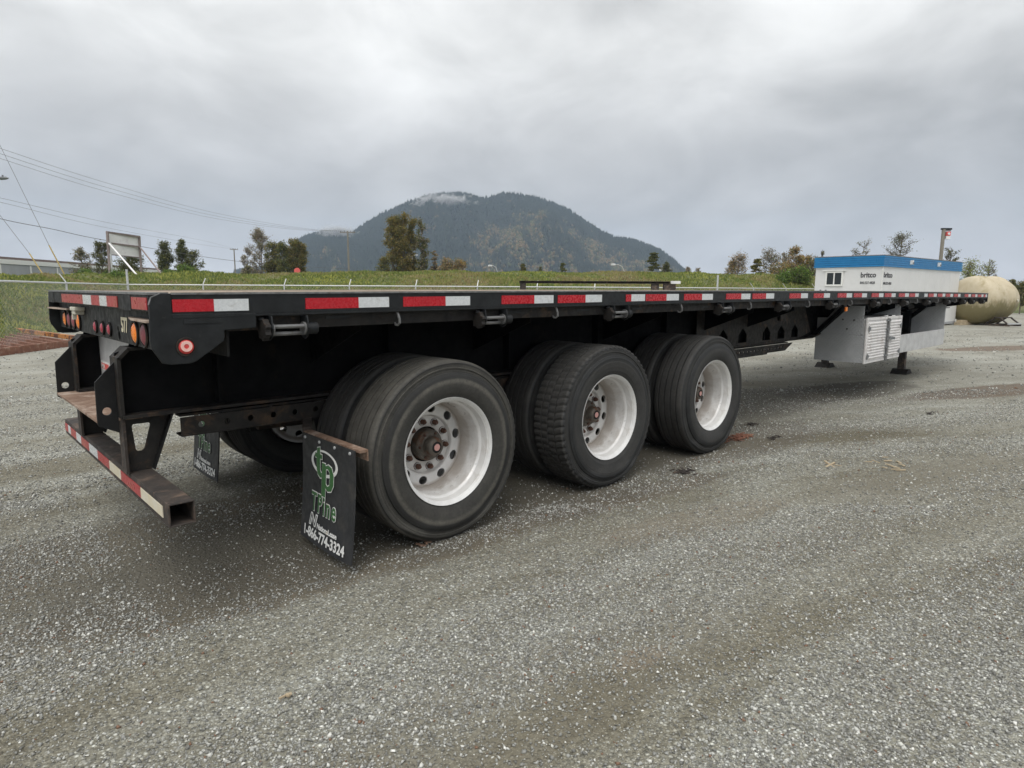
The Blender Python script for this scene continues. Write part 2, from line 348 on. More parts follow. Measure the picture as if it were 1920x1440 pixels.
M['tyre_dark'] = tyre_mat('tyre_rubber_dark', (.012, .013, .014), (.025, .026, .027), (.085, .080, .072), [(0, .5), (.2, .4), (.50, .5), (.55, .06), (.66, .06), (.70, .35), (.80, .4), (.87, .05), (.90, .6), (.97, .5)])

# checker (diamond) plate
m, n, l, b = new_mat('diamond_plate'); t = n.new('ShaderNodeTexCoord').outputs['Object']
mp = n.new('ShaderNodeMapping'); mp.inputs['Rotation'].default_value = (R(45), 0, 0); l.new(t, mp.inputs[0])
w1 = n.new('ShaderNodeTexWave'); w1.bands_direction = 'Y'; w1.inputs['Scale'].default_value = 9; l.new(mp.outputs[0], w1.inputs[0])
w2 = n.new('ShaderNodeTexWave'); w2.bands_direction = 'Z'; w2.inputs['Scale'].default_value = 9; l.new(mp.outputs[0], w2.inputs[0])
hh = mix(n, l, 1., w1.outputs[0], w2.outputs[0], 'MULTIPLY')
c = ramp(n, l, noise(n, l, t, 4, 6), [(.3, (.36, .37, .38)), (.7, (.50, .51, .52))]); l.new(c, b.inputs['Base Color'])
b.inputs['Metallic'].default_value = .25; b.inputs['Roughness'].default_value = .5; bump(n, l, hh, .5, .006, b); M['diamond'] = m

# gravel yard
m, n, l, b = new_mat('gravel_yard'); t = n.new('ShaderNodeTexCoord').outputs['Object']
sx = n.new('ShaderNodeSeparateXYZ'); l.new(t, sx.inputs[0])
def mth(op, a, c=None, d=None):
    k = n.new('ShaderNodeMath'); k.operation = op
    for i, v in enumerate((a, c, d)):
        if v is None: continue
        if isinstance(v, (int, float)): k.inputs[i].default_value = v
        else: l.new(v, k.inputs[i])
    return k.outputs[0]
vo = n.new('ShaderNodeTexVoronoi'); vo.inputs['Scale'].default_value = 62; l.new(t, vo.inputs['Vector'])
vo2 = n.new('ShaderNodeTexVoronoi'); vo2.inputs['Scale'].default_value = 150; l.new(t, vo2.inputs['Vector'])
big = noise(n, l, t, .35, 4, .55, .3); mid = noise(n, l, t, 2.2, 6, .62, .4); fine = noise(n, l, t, 42, 7, .75)
matrix = ramp(n, l, fine, [(.28, (.085, .081, .067)), (.5, (.19, .182, .154)), (.72, (.36, .352, .312))])
sepc = n.new('ShaderNodeSeparateColor'); l.new(vo.outputs['Color'], sepc.inputs[0])
stone = ramp(n, l, sepc.outputs[0], [(0, (.09, .092, .088)), (.45, (.25, .25, .235)), (.8, (.44, .445, .43)), (1, (.68, .69, .66))])
# wheel-track bands that curve across the yard
xc = mth('MAXIMUM', mth('MINIMUM', sx.outputs[0], 6.), -2.)
v = mth('ADD', mth('ADD', sx.outputs[1], mth('MULTIPLY', mth('MULTIPLY', xc, xc), .041)), mth('MULTIPLY', mth('SUBTRACT', sx.outputs[0], xc), .45))
wob = mth('MULTIPLY', mth('SUBTRACT', noise(n, l, t, .9, 5, .6, .5), .5), .9); v = mth('ADD', v, wob)
cb = n.new('ShaderNodeCombineXYZ'); l.new(v, cb.inputs[1]); l.new(mth('MULTIPLY', sx.outputs[0], .12), cb.inputs[0])
bands0 = noise(n, l, cb.outputs[0], 1.6, 5, .7, .2); bands = mth('ADD', mth('MULTIPLY', mth('SINE', mth('MULTIPLY', v, 5.2)), mth('MULTIPLY', mth('MAXIMUM', mth('SUBTRACT', 1., mth('DIVIDE', mth('ABSOLUTE', sx.outputs[0]), 9.)), 0.), mth('MULTIPLY', noise(n, l, t, .6, 3), .16))), bands0)
cover = mth('ADD', mth('MULTIPLY', bands, .75), mth('MULTIPLY', mid, .35))
cov = ramp(n, l, cover, [(.40, .25), (.60, .95)])
dist0 = n.new('ShaderNodeVectorMath'); dist0.operation = 'DISTANCE'; l.new(t, dist0.inputs[0]); dist0.inputs[1].default_value = (2, -2, 0)
farc = ramp(n, l, mth('DIVIDE', dist0.outputs['Value'], 30), [(.16, 0.), (.45, 1.)])
cov = mix(n, l, mth('MULTIPLY', farc, .7), cov, (.95, .95, .95))
sp = ramp(n, l, vo.outputs['Distance'], [(.25, 1.), (.55, 0.)])
sep2 = n.new('ShaderNodeSeparateColor'); l.new(vo2.outputs['Color'], sep2.inputs[0])
small = ramp(n, l, sep2.outputs[1], [(0, (.08, .078, .068)), (.5, (.20, .195, .175)), (1, (.46, .455, .42))]); sp2 = ramp(n, l, vo2.outputs['Distance'], [(.25, .8), (.6, 0.)])
matrix = mix(n, l, sp2, matrix, small)
c = mix(n, l, mix(n, l, 1., cov, sp, 'MULTIPLY'), matrix, stone); c = mix(n, l, mth('MULTIPLY', farc, .5), c, ramp(n, l, noise(n, l, t, 1.1, 8, .72, .4), [(.3, (.24, .235, .21)), (.7, (.50, .495, .465))]))
tone = mix(n, l, mth('MULTIPLY', farc, .75), ramp(n, l, bands, [(.34, (.66, .615, .52)), (.50, (.95, .94, .89)), (.66, (1.22, 1.24, 1.24))]), (1, 1, .98)); c = mix(n, l, 1., c, tone, 'MULTIPLY')
tone2 = ramp(n, l, big, [(.3, (.86, .84, .79)), (.7, (1.14, 1.15, 1.14))]); c = mix(n, l, 1., c, tone2, 'MULTIPLY')
# damp earth patches, under the trailer partly its painted shade (each with its own place and outline)
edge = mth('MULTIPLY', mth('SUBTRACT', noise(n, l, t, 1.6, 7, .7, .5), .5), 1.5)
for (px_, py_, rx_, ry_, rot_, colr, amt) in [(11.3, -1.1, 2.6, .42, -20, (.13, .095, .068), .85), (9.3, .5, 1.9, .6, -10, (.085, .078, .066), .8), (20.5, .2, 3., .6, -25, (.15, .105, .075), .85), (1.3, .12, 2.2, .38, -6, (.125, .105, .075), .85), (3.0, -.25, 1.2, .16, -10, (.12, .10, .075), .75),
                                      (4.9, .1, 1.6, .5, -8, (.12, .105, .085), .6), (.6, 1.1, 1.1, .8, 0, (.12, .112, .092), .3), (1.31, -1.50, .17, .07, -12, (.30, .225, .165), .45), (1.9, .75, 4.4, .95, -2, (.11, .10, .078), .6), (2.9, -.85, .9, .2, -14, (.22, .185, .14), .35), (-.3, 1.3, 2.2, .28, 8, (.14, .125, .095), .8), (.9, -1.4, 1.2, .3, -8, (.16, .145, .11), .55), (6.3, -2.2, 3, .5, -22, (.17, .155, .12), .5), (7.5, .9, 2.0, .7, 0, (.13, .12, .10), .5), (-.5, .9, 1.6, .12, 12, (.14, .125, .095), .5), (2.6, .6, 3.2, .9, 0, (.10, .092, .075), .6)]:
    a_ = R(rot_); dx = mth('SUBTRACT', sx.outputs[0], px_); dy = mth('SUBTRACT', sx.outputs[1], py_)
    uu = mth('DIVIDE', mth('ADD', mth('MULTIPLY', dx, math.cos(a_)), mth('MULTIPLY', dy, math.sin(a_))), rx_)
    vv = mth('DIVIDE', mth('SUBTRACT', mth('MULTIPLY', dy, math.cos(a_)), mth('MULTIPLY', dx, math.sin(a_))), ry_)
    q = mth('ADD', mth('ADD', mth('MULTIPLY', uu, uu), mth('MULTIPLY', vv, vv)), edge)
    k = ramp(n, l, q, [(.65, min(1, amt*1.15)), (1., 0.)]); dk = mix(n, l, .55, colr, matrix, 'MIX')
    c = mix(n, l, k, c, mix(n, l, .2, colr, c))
# grass-free yard colour only out to the fence; beyond it rough grassland
dist = n.new('ShaderNodeVectorMath'); dist.operation = 'LENGTH'; l.new(t, dist.inputs[0])
far = ramp(n, l, mth('DIVIDE', dist.outputs['Value'], 200), [(.30, 0.), (.40, 1.)])
c = mix(n, l, far, c, (.075, .085, .04))
l.new(c, b.inputs['Base Color']); b.inputs['Roughness'].default_value = .92; b.inputs['Specular IOR Level'].default_value = .25
hgt = mix(n, l, .5, sp, fine); bb = bump(n, l, hgt, .9, .012, b); bump(n, l, mid, .6, .05, b, bb)
M['gravel'] = m
m, n, l, b = new_mat('berm_turf'); t = n.new('ShaderNodeTexCoord').outputs['Object']
c = ramp(n, l, noise(n, l, t, .5, 7, .65, .4), [(.3, (.17, .145, .08)), (.45, (.14, .15, .06)), (.6, (.09, .125, .04)), (.75, (.18, .19, .07))])
l.new(c, b.inputs['Base Color']); b.inputs['Roughness'].default_value = .95; bump(n, l, noise(n, l, t, 5, 7, .75), .8, .15, b); M['turf'] = m

# ------------------------------------------------------------------ ground, berm, mountain
def grid(name, X, Y, Z, mat, **kw):
    a, b_ = X.shape; V = np.stack([X, Y, Z], -1).reshape(-1, 3); i = np.arange(a*b_).reshape(a, b_)
    F = np.stack([i[:-1, :-1], i[1:, :-1], i[1:, 1:], i[:-1, 1:]], -1).reshape(-1, 4)
    return npmesh(name, V, F, mat, **kw)
xs_ = np.unique(np.r_[np.linspace(-4, 14, 60), np.geomspace(14, 2500, 20), -np.geomspace(4, 2500, 20)])
ys_ = np.unique(np.r_[np.linspace(-4, 6, 40), np.geomspace(6, 2500, 20), -np.geomspace(4, 2500, 20)])
XX, YY = np.meshgrid(xs_, ys_, indexing='ij')
ZZ = (.018*np.sin(XX*1.1+.6)*np.sin(YY*1.7+1)-.018)*((XX > -4) & (XX < 30) & (abs(YY+1.6) < 2.4))
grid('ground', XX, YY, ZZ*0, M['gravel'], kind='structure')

hor = lambda px: 538.5+px*9.7/1920
TOE = ([-900, -300, 0, 125, 240, 1345, 1529, 1800, 2600], [9, 11.5, 16.5, 21.5, 28, 33.2, 38, 44, 48])
CRY = ([-900, -300, 0, 100, 130, 200, 350, 400, 460, 560, 640, 700, 800, 900, 1000, 1100, 1300, 1400, 1530, 1700, 1800, 2600],
       [515, 517, 519, 518, 516, 515, 512, 514, 516, 514, 512.5, 513, 510, 511, 511.5, 512, 514, 516.5, 520, 528, 540, 545])
def berm_z(px, D):
    toe = np.interp(px, *TOE); dc = toe+13; zc = 1.458+(hor(px)-np.interp(px, *CRY))*dc/1190
    s = np.clip((D-toe)/13, 0, 1); s = s*s*(3-2*s)*.6+s*.4
    w = .10*np.sin(px*.037+D*.9)+.07*np.sin(px*.081-D*1.7)+.05*np.sin(px*.19+D*3.1)
    return zc*s+w*np.clip(s*4, 0, 1)*(1-np.clip((D-toe-11)/4, 0, 1)*.6)*.8-.03
pxs = np.r_[np.linspace(-900, 2600, 420)]; ds = np.r_[np.linspace(-.5, 17, 60), 25, 40, 60, 61]
PX, DD = np.meshgrid(pxs, ds, indexing='ij'); D_ = DD+np.interp(PX, *TOE)
Zb = berm_z(PX, D_); Zb[:, -1] = -.2
Lb = (PX-960)/1190*D_
Xb = CAM[0]+HD[0]*D_+HR[0]*Lb; Yb = CAM[1]+HD[1]*D_+HR[1]*Lb
grid('grass_bank', Xb, Yb, Zb, M['turf'], kind='structure', smooth=True)

def pn(x, y, s=0):   # cheap smooth pseudo-noise, about -1..1
    return (np.sin(x*1.0+1.3*np.sin(y*.7+s)+s)+np.sin(y*1.3+1.7*np.sin(x*.6-s)+2*s)+np.sin((x+y)*2.1+s*3)*.5)/2.5
# grass tufts on the bank
def tufts(name, n_, pxr, dr, hr, wr, label):
    px = rng.uniform(*pxr, n_); toe = np.interp(px, *TOE); D = toe+dr[0]+(dr[1]-dr[0])*rng.random(n_)**1.0
    z = berm_z(px, D); L = (px-960)/1190*D
    X = CAM[0]+HD[0]*D+HR[0]*L; Y = CAM[1]+HD[1]*D+HR[1]*L
    h = rng.uniform(*hr, n_)*(1+.5*pn(X*.5, Y*.5, 2)); w = rng.uniform(*wr, n_); a = rng.uniform(0, 2*np.pi, n_); lean = rng.normal(0, .35, (n_, 2))*h[:, None]
    b0 = np.stack([X-np.cos(a)*w, Y-np.sin(a)*w, z-.03], 1); b1 = np.stack([X+np.cos(a)*w, Y+np.sin(a)*w, z-.03], 1)
    tp = np.stack([X+lean[:, 0], Y+lean[:, 1], z+h], 1)
    V = np.stack([b0, b1, tp], 1).reshape(-1, 3); F = np.arange(n_*3).reshape(-1, 3)
    g = pn(X*.45, Y*.45, 1)+.5*pn(X*1.5, Y*1.5, 4)+rng.normal(0, .35, n_)
    pal = np.array([(.34, .28, .15), (.31, .29, .115), (.25, .28, .085), (.15, .20, .055), (.36, .37, .10)])
    idx = np.clip(((g+1.3)/2.6*5).astype(int), 0, 4); c = pal[idx]*rng.uniform(.8, 1.2, n_)[:, None]
    C = np.repeat(c, 3, 0)
    o = npmesh(name, V, F, M['grass'], col=C); tag(o, label, 'grass', kind='stuff'); return o
tufts('bank_grass', 130000, (-150, 1560), (.0, 15), (.04, .16), (.03, .09), 'rough green and straw coloured grass covering the bank behind the fence')
tufts('bank_grass', 26000, (-200, 330), (-.5, 8), (.03, .10), (.012, .04), 'short mown looking grass on the slope beside the rusty frame')

# mountain
RID = np.array([(440, 512), (500, 505), (540, 478), (571, 452), (590, 445), (612, 441), (640, 438), (665, 443), (680, 432), (720, 408), (740, 400), (770, 387), (800, 378), (830, 373), (862, 372), (885, 376), (903, 381), (915, 379), (940, 371), (970, 373), (1000, 378), (1030, 388), (1060, 400), (1090, 420), (1120, 437), (1150, 451), (1172, 453), (1200, 461), (1230, 473), (1252, 487), (1275, 508), (1300, 530)])
DM = 1500.
def ridge_z(px): return 1.458+(hor(px)-np.interp(px, RID[:, 0], RID[:, 1]))*DM/1190
pm = np.linspace(440, 1300, 300); tt = np.r_[np.linspace(0, 1, 90), 1.15, 1.4, 1.8]
PM, TT = np.meshgrid(pm, tt, indexing='ij')
def mount(px, t):
    rz = ridge_z(px); D = 1050+450*t
    prof = np.where(t <= 1, np.clip(t, 0, 1)**.85, 1-(t-1)*1.2)
    bumpy = (pn(px*.03, t*3, 1)*.13+pn(px*.09, t*8, 3)*.06+pn(px*.25, t*14, 6)*.025)*np.sin(np.pi*np.clip(t, 0, 1))
    z = rz*np.clip(prof+bumpy, -.2, 1.1); L = (px-960)/1190*D
    return CAM[0]+HD[0]*D+HR[0]*L, CAM[1]+HD[1]*D+HR[1]*L, z-2
Xm, Ym, Zm = mount(PM, TT)
cm = np.empty(Xm.shape+(3,)); cm[:] = (.014, .020, .017); 
grid('mountain', Xm, Ym, Zm, M['forest'], col=cm.reshape(-1, 3), kind='structure', smooth=True)
def forest(n_):
    px = rng.uniform(445, 1290, n_); t = rng.random(n_)**.8*1.0; X, Y, Z = mount(px, t)
    a = .75*pn(px*.035, t*6, 5)+.7*pn(px*.13, t*19, 2)+.5*pn(px*.33, t*44, 7)+rng.normal(0, .35, n_)
    thr = np.where(px > 880, .05+np.clip(t-.55, 0, 1)*3.4, .85+t*.5); aut = (a > thr)
    hgt = np.where(aut, rng.uniform(4, 8, n_), rng.uniform(6, 12, n_)); rad = np.where(aut, rng.uniform(2.6, 4.6, n_), rng.uniform(1.9, 3.3, n_))
    ang = rng.uniform(0, 6.28, n_)
    V = []
    for k in range(4): V.append(np.stack([X+rad*np.cos(ang+k*np.pi/2), Y+rad*np.sin(ang+k*np.pi/2), Z+np.where(aut, hgt*.45, 1.)], 1))
    V.append(np.stack([X, Y, Z+hgt], 1)); V.append(np.stack([X, Y, Z-1.], 1))
    V = np.stack(V, 1).reshape(-1, 3); i = np.arange(n_)[:, None]*6
    F = np.concatenate([i+np.array(f) for f in ((0, 1, 4), (1, 2, 4), (2, 3, 4), (3, 0, 4), (1, 0, 5), (2, 1, 5), (3, 2, 5), (0, 3, 5))], 0)
    pal_c = np.array([(.013, .021, .017), (.018, .028, .020), (.024, .032, .022)]); pal_a = np.array([(.15, .10, .045), (.17, .12, .055), (.11, .10, .065), (.075, .085, .035), (.05, .06, .03)])
    c = np.where(aut[:, None], pal_a[rng.integers(0, 5, n_)], pal_c[rng.integers(0, 3, n_)])*rng.uniform(.7, 1.3, n_)[:, None]
    o = npmesh('mountain_forest', V, F, M['forest'], col=np.repeat(c, 6, 0)); tag(o, 'dark conifers with ochre autumn trees covering the whole mountain', 'forest', kind='stuff')
forest(40000)

# loose stones of the yard
def stones(n_, d0, d1, s0, s1, name, label):
    D = d0+(d1-d0)*rng.random(n_)**.9; px = rng.uniform(-60, 1980, n_); L = (px-960)/1190*D*1.12
    X = CAM[0]+HD[0]*D+HR[0]*L; Y = CAM[1]+HD[1]*D+HR[1]*L
    Xc = np.clip(X, -2, 6); v = Y+.041*Xc*Xc+.45*(X-Xc); band = .50+.55*np.sin(v*5.2+.8*pn(X*.8, Y*.8, 1)*2)+.38*pn(X*1.6, Y*1.6, 3)
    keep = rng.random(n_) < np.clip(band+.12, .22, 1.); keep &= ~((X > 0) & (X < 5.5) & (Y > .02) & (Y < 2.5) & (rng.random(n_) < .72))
    X, Y = X[keep], Y[keep]; n_ = len(X)
    s = s0*(s1/s0)**(rng.random(n_)**1.8)
    base = np.array([(1, 0, 0), (-1, 0, 0), (0, 1, 0), (0, -1, 0), (0, 0, 1), (0, 0, -1)], float)
    V = base[None]*s[:, None, None]*rng.uniform(.55, 1.15, (n_, 1, 3))*.6*rng.uniform(.75, 1.25, (n_, 6, 1))+rng.normal(0, .13, (n_, 6, 3))*s[:, None, None]
    a = rng.uniform(0, 6.28, n_); ca, sa = np.cos(a), np.sin(a); tl = rng.normal(0, .5, n_); ct, st = np.cos(tl), np.sin(tl)
    y, z = V[..., 1]*ct[:, None]-V[..., 2]*st[:, None], V[..., 1]*st[:, None]+V[..., 2]*ct[:, None]
    x2, y2 = V[..., 0]*ca[:, None]-y*sa[:, None], V[..., 0]*sa[:, None]+y*ca[:, None]
    V = np.stack([x2+X[:, None], y2+Y[:, None], z*.8+(s*.18)[:, None]], -1).reshape(-1, 3)
    i = np.arange(n_)[:, None]*6
    F = np.concatenate([i+np.array(f) for f in ((0, 2, 4), (2, 1, 4), (1, 3, 4), (3, 0, 4), (2, 0, 5), (1, 2, 5), (3, 1, 5), (0, 3, 5))], 0)
    g = rng.random(n_)
    c = np.where((g < .45)[:, None], (.22, .218, .20), np.where((g < .78)[:, None], (.36, .36, .335), np.where((g < .95)[:, None], (.50, .50, .465), (.66, .655, .61))))
    c = c*rng.uniform(.7, 1.2, n_)[:, None]; br = rng.random(n_) < .015; c[br] = (.20, .12, .08)
    o = npmesh(name, V, F, M['stone'], col=np.repeat(c, 6, 0)); tag(o, label, 'gravel', kind='stuff')
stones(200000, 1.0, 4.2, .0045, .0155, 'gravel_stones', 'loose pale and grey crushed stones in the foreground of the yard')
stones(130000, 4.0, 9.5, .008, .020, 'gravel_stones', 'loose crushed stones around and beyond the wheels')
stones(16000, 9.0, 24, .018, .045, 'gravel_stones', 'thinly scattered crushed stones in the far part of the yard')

# ------------------------------------------------------------------ the flatbed trailer
LEN, WID = 15.30, 2.52
def camber(x): return -.010+.0266*4*x*(LEN-x)/LEN**2
def bent(x0, x1, y0, y1, z0, z1, n_=None):
    """box whose height follows the slight arch of the deck"""
    mb = MB(); n_ = n_ or max(1, int((x1-x0)/.9)); P = []
    for i in range(n_+1):
        x = x0+(x1-x0)*i/n_; c = camber(x); P += [(x, y0, z0+c), (x, y1, z0+c), (x, y1, z1+c), (x, y0, z1+c)]
    F = []
    for i in range(n_):
        for k in range(4): F.append((i*4+k, i*4+(k+1) % 4, i*4+4+(k+1) % 4, i*4+4+k))
    F += [(3, 2, 1, 0), tuple(n_*4+k for k in range(4))]
    return mb.add(P, F)
T = empty('flatbed_trailer', (0, 0, 0), label='long black tri-axle flatbed trailer with red and white reflective tape along its side', cat='trailer')
for y0, y1, ys in ((0, .045, 1), (WID-.045, WID, -1)):
    bent(.08, LEN, y0, y1, 1.352, 1.446).build('side_rail', M['black_clean'], T, bevel=.004)
    yl = (-.006, .0) if ys == 1 else (WID, WID+.006)
    bent(.08, LEN, yl[0], yl[1], 1.345, 1.355).build('rail_lip', M['black_clean'], T)
    bent(.08, LEN, yl[0], yl[1], 1.4405, 1.449).build('rail_bead', M['chrome'], T)
    ya = (.048, .062) if ys == 1 else (WID-.062, WID-.048)
    bent(.28, LEN, ya[0], ya[1], 1.278, 1.351).build('winch_track', M['black_rusty'], T)
# deck planks, three lengths of twelve boards
edges = [.075, 5.2, 10.3, LEN-.02]
for j in range(12):
    y0 = .05+j*(WID-.1)/12
    for i in range(3):
        dz = random.uniform(-.003, .003)
        bent(edges[i]+.002, edges[i+1]-.002, y0+.003, y0+(WID-.1)/12-.003, 1.405+dz, 1.447+dz).build('deck_plank', M['wood'], T)
# reflective tape, 18 inch strips of red and white (start positions measured along the rail)
strips = [(.083, .245, .392), (.657, .936, 1.113), (1.201, 1.480, 1.657), (1.904, 2.183, 2.36), (2.403, 2.682, 2.86), (3.39, 3.669, 3.846), (3.926, 4.205, 4.383), (4.615, 4.894, 5.07),
          (5.116, 5.395, 5.57), (5.928, 6.207, 6.385), (6.545, 6.824, 7.0), (7.237, 7.516, 7.694), (7.759, 8.04, 8.216), (8.398, 8.677, 8.855), (8.914, 9.193, 9.37), (9.522, 9.80, 9.98), (10.017, 10.296, 10.47),
          (11.02, 11.30, 11.48), (11.55, 11.83, 12.0), (12.05, 12.33, 12.51), (12.58, 12.86, 13.03), (13.35, 13.63, 13.81), (13.9, 14.18, 14.35), (14.42, 14.70, 14.87), (14.90, 15.06, 15.2)]
def tape(x0, x1, mat, y=-.0025, z0=1.369, z1=1.4205):
    j_ = random.uniform(-.0012, .0012); z0 += j_; z1 += j_
    bent(x0, x1, y, y+.003, z0, z1, 1).build('reflective_tape', mat, T)
for a, b_, c_ in strips:
    tape(a, b_, M['red_tape']); tape(b_+.0005, c_, M['white_tape'])
tape(3.14, 3.205, M['red_tape']); tape(3.206, 3.378, M['white_tape']); tape(10.78, 10.95, M['white_tape'])
for a, b_, c_ in strips[::2]: tape(a, b_, M['red_tape'], WID-.0005); tape(b_+.0005, c_, M['white_tape'], WID-.0005)

# rear corner plates
cp = [(.042, 1.436), (.008, 1.420), (-.002, 1.39), (-.009, 1.245), (-.004, 1.213), (.031, 1.152), (.06, 1.145), (.135, 1.145), (.16, 1.152), (.275, 1.232), (.281, 1.25), (.281, 1.279), (.42, 1.285), (.42, 1.35), (.079, 1.352), (.079, 1.436)]
for y in (-.004, WID-.008):
    MB().plate([cp], XZ(y), .012).build('corner_plate', M['black_clean'], T, bevel=.002)
    MB().bar((.0405, y+.006, 1.4365), (.0065, y+.006, 1.4205), .013, .003, (0, 0, 1)).bar((.0065, y+.006, 1.4205), (-.0035, y+.006, 1.390), .013, .003, (1, 0, 0)).build('worn_edge', M['chrome'], T)
    MB().box(.12, .27, y-.004, y, 1.312, 1.33).build('weld_strip', M['black_clean'], T)
def round_lamp(c, r, axis, mat, grom=True, name='lamp'):
    """c = outer centre; axis unit vector pointing outwards"""
    ax = 'Y' if abs(axis[1]) > .5 else 'X'; s = axis[1] if ax == 'Y' else axis[0]
    k = MB().lathe([(-.012*s, r*1.02), (0, r*1.30), (.006*s, r*1.26), (.006*s, r*1.04), (-.004*s, r*1.0)], c, ax, 28).build('lamp_grommet', M['black_rusty'], T, smooth=True)
    lens = MB().lathe([(-.006*s, r*1.0), (.002*s, r*.97), (.009*s, r*.7), (.012*s, r*.3), (.012*s, .0005)], c, ax, 28).build('lamp_lens', mat, k, smooth=True)
    return k
k = round_lamp((.123, -.006, 1.216), .031, (0, -1, 0), M['red_lens_bright'])
MB().lathe([(-.0162, .0225), (-.019, .0225), (-.019, .010), (-.0162, .010)], (.121, -.002, 1.219), 'Y', 24, closed=True).build('reflector_ring', M['pink_lens'], k, smooth=True)
# rear end: tape beam, light panel, step plates
MB().box(.0, .075, .012, WID-.012, 1.362, 1.430).build('rear_beam', M['black'], T, bevel=.003)
MB().box(-.004, .075, .012, WID-.012, 1.4305, 1.440).build('rear_edge_strip', M['chrome'], T)
def rtape(y0, y1, mat): MB().box(-.004, -.0005, y0, y1, 1.369, 1.419).build('reflective_tape', mat, T)
ysR = [1.985, 1.32, 1.10, .90, .74, .53]
for i in range(5): rtape(ysR[i+1]+.0005, ysR[i], (M['red_tape_rear'], M['white_tape'])[i % 2])
rtape(.03, .27, M['red_tape_rear'])
for y0, y1 in ((.012, .50), (2.02, 2.508)):
    MB().plate([[(-.015, y0), (.048, y0), (.048, y1), (.03, y1), (-.004, (y0+y1)/2+.05)] if y0 < 1 else [(-.015, y1), (.048, y1), (.048, y0), (.02, y0), (-.01, (y0+y1)/2)]], XY(1.318), .008).build('step_plate', M['rust_pale'], T)
    MB().box(-.002, .0, y0+.28, y1-.02 if y0 < 1 else y1, 1.36, 1.428).build('beam_cover', M['black'], T)
lamps = [(.47, .047, 'amber_lens'), (.315, .047, 'red_lens_dull'), (2.27, .045, 'amber_lens'), (2.12, .045, 'red_lens_dull'), (1.97, .045, 'red_lens_dull'), (1.81, .045, 'amber_lens'), (1.326, .030, 'red_lens'), (1.15, .030, 'red_lens'), (.988, .030, 'red_lens')]
holes = [circle(y, 1.252 if r > .04 else 1.243, r*1.05, 20) for y, r, _ in lamps]+[circle(.815, 1.256, .014, 12), circle(.80, 1.222, .024, 12)]
MB().plate([[(.03, 1.192), (WID-.03, 1.192), (WID-.03, 1.362), (.03, 1.362)]]+holes, YZ(.05), .01).build('light_panel', M['black'], T)
MB().box(.30, .31, .03, WID-.03, 1.16, 1.36).build('inner_crossmember', M['dark'], T)
for y, r, mname in lamps: round_lamp((.046, y, 1.252 if r > .04 else 1.243), r, (-1, 0, 0), M[mname])
tx = text('unit_number', '577', .098, (.0485, .735, 1.247), (0, -1, 0), (0, 0, 1), M['cream'], T, .0015, .003, .86)
k = MB().box(-.005, .05, 1.60, 1.74, 1.322, 1.345).box(.0, .05, 1.62, 1.72, 1.300, 1.322).build('plate_lamp', M['plastic_white'], T, bevel=.005)
MB().box(.0, .02, 1.69, 1.72, 1.27, 1.30).build('lamp_bracket', M['plastic_white'], k)

# main beams with wide flanges, posts, ears, rear shelf
YB = (.70, 1.82)
for i, yb in enumerate(YB):
    web = [(.0, .845), (8.15, .845), (9.3, 1.02), (12.2, 1.12), (15.2, 1.14), (15.2, 1.29), (.10, 1.29), (.06, 1.16), (.0, 1.145)]
    wb = MB().plate([web], XZ(yb-.008), .016)
    for x in np.arange(.45, 15, 1.05): wb.box(x, x+.012, yb-.075, yb+.075, .86 if x < 8 else 1.13, 1.285)
    wb.build('main_beam', M['under'], T)
    fl = MB().box(.0, 8.15, yb-.09, yb+.09, .829, .844)
    fl.bar((8.16, yb, .836), (9.3, yb, 1.012), .18, .015).bar((9.31, yb, 1.012), (12.2, yb, 1.11), .18, .015).bar((12.21, yb, 1.11), (15.2, yb, 1.132), .18, .015)
    fl.build('beam_flange', M['black_rusty'], T)
    MB().box(-.006, .01, yb-.075, yb+.075, .83, 1.125).bar((.002, yb, 1.12), (.05, yb, 1.168), .15, .016, (1, 0, 0)).box(.045, .12, yb-.075, yb+.075, 1.158, 1.172).build('post_flange', M['black_rusty'], T)
    ye = yb+(-.012 if i == 0 else .0)
    ear = [(-.008, 1.100), (-.092, 1.010), (-.096, .805), (-.092, .796), (-.006, .752), (-.006, 1.10)]
    MB().plate([ear, circle(-.052, .865, .0195, 16)], XZ(ye), .012).build('ear_plate', M['black'], T, bevel=.0015)
MB().plate([[(-.098, .69), (-.098, 1.815), (.10, 1.815), (.10, .69)], circle(-.045, 1.1, .006, 8)], XY(.812), .014).build('rear_shelf', M['rust'], T, bevel=.002)
pn_ = MB().box(.14, .15, .72, 1.80, .835, 1.185).box(.10, .15, .72, 1.80, 1.186, 1.192).build('silver_back_panel', M['alu'], T)
lb = MB().box(.1375, .1395, 1.56, 1.775, .955, 1.01).build('label_sticker', M['white'], pn_)
MB().box(.136, .1372, 1.57, 1.765, .962, .998).build('label_band', M['signred'], pn_)
text('label_text', 'MA', .040, (.1355, 1.755, .966), (0, -1, 0), (0, 0, 1), M['white'], pn_, .0008, .0008, 1.6)
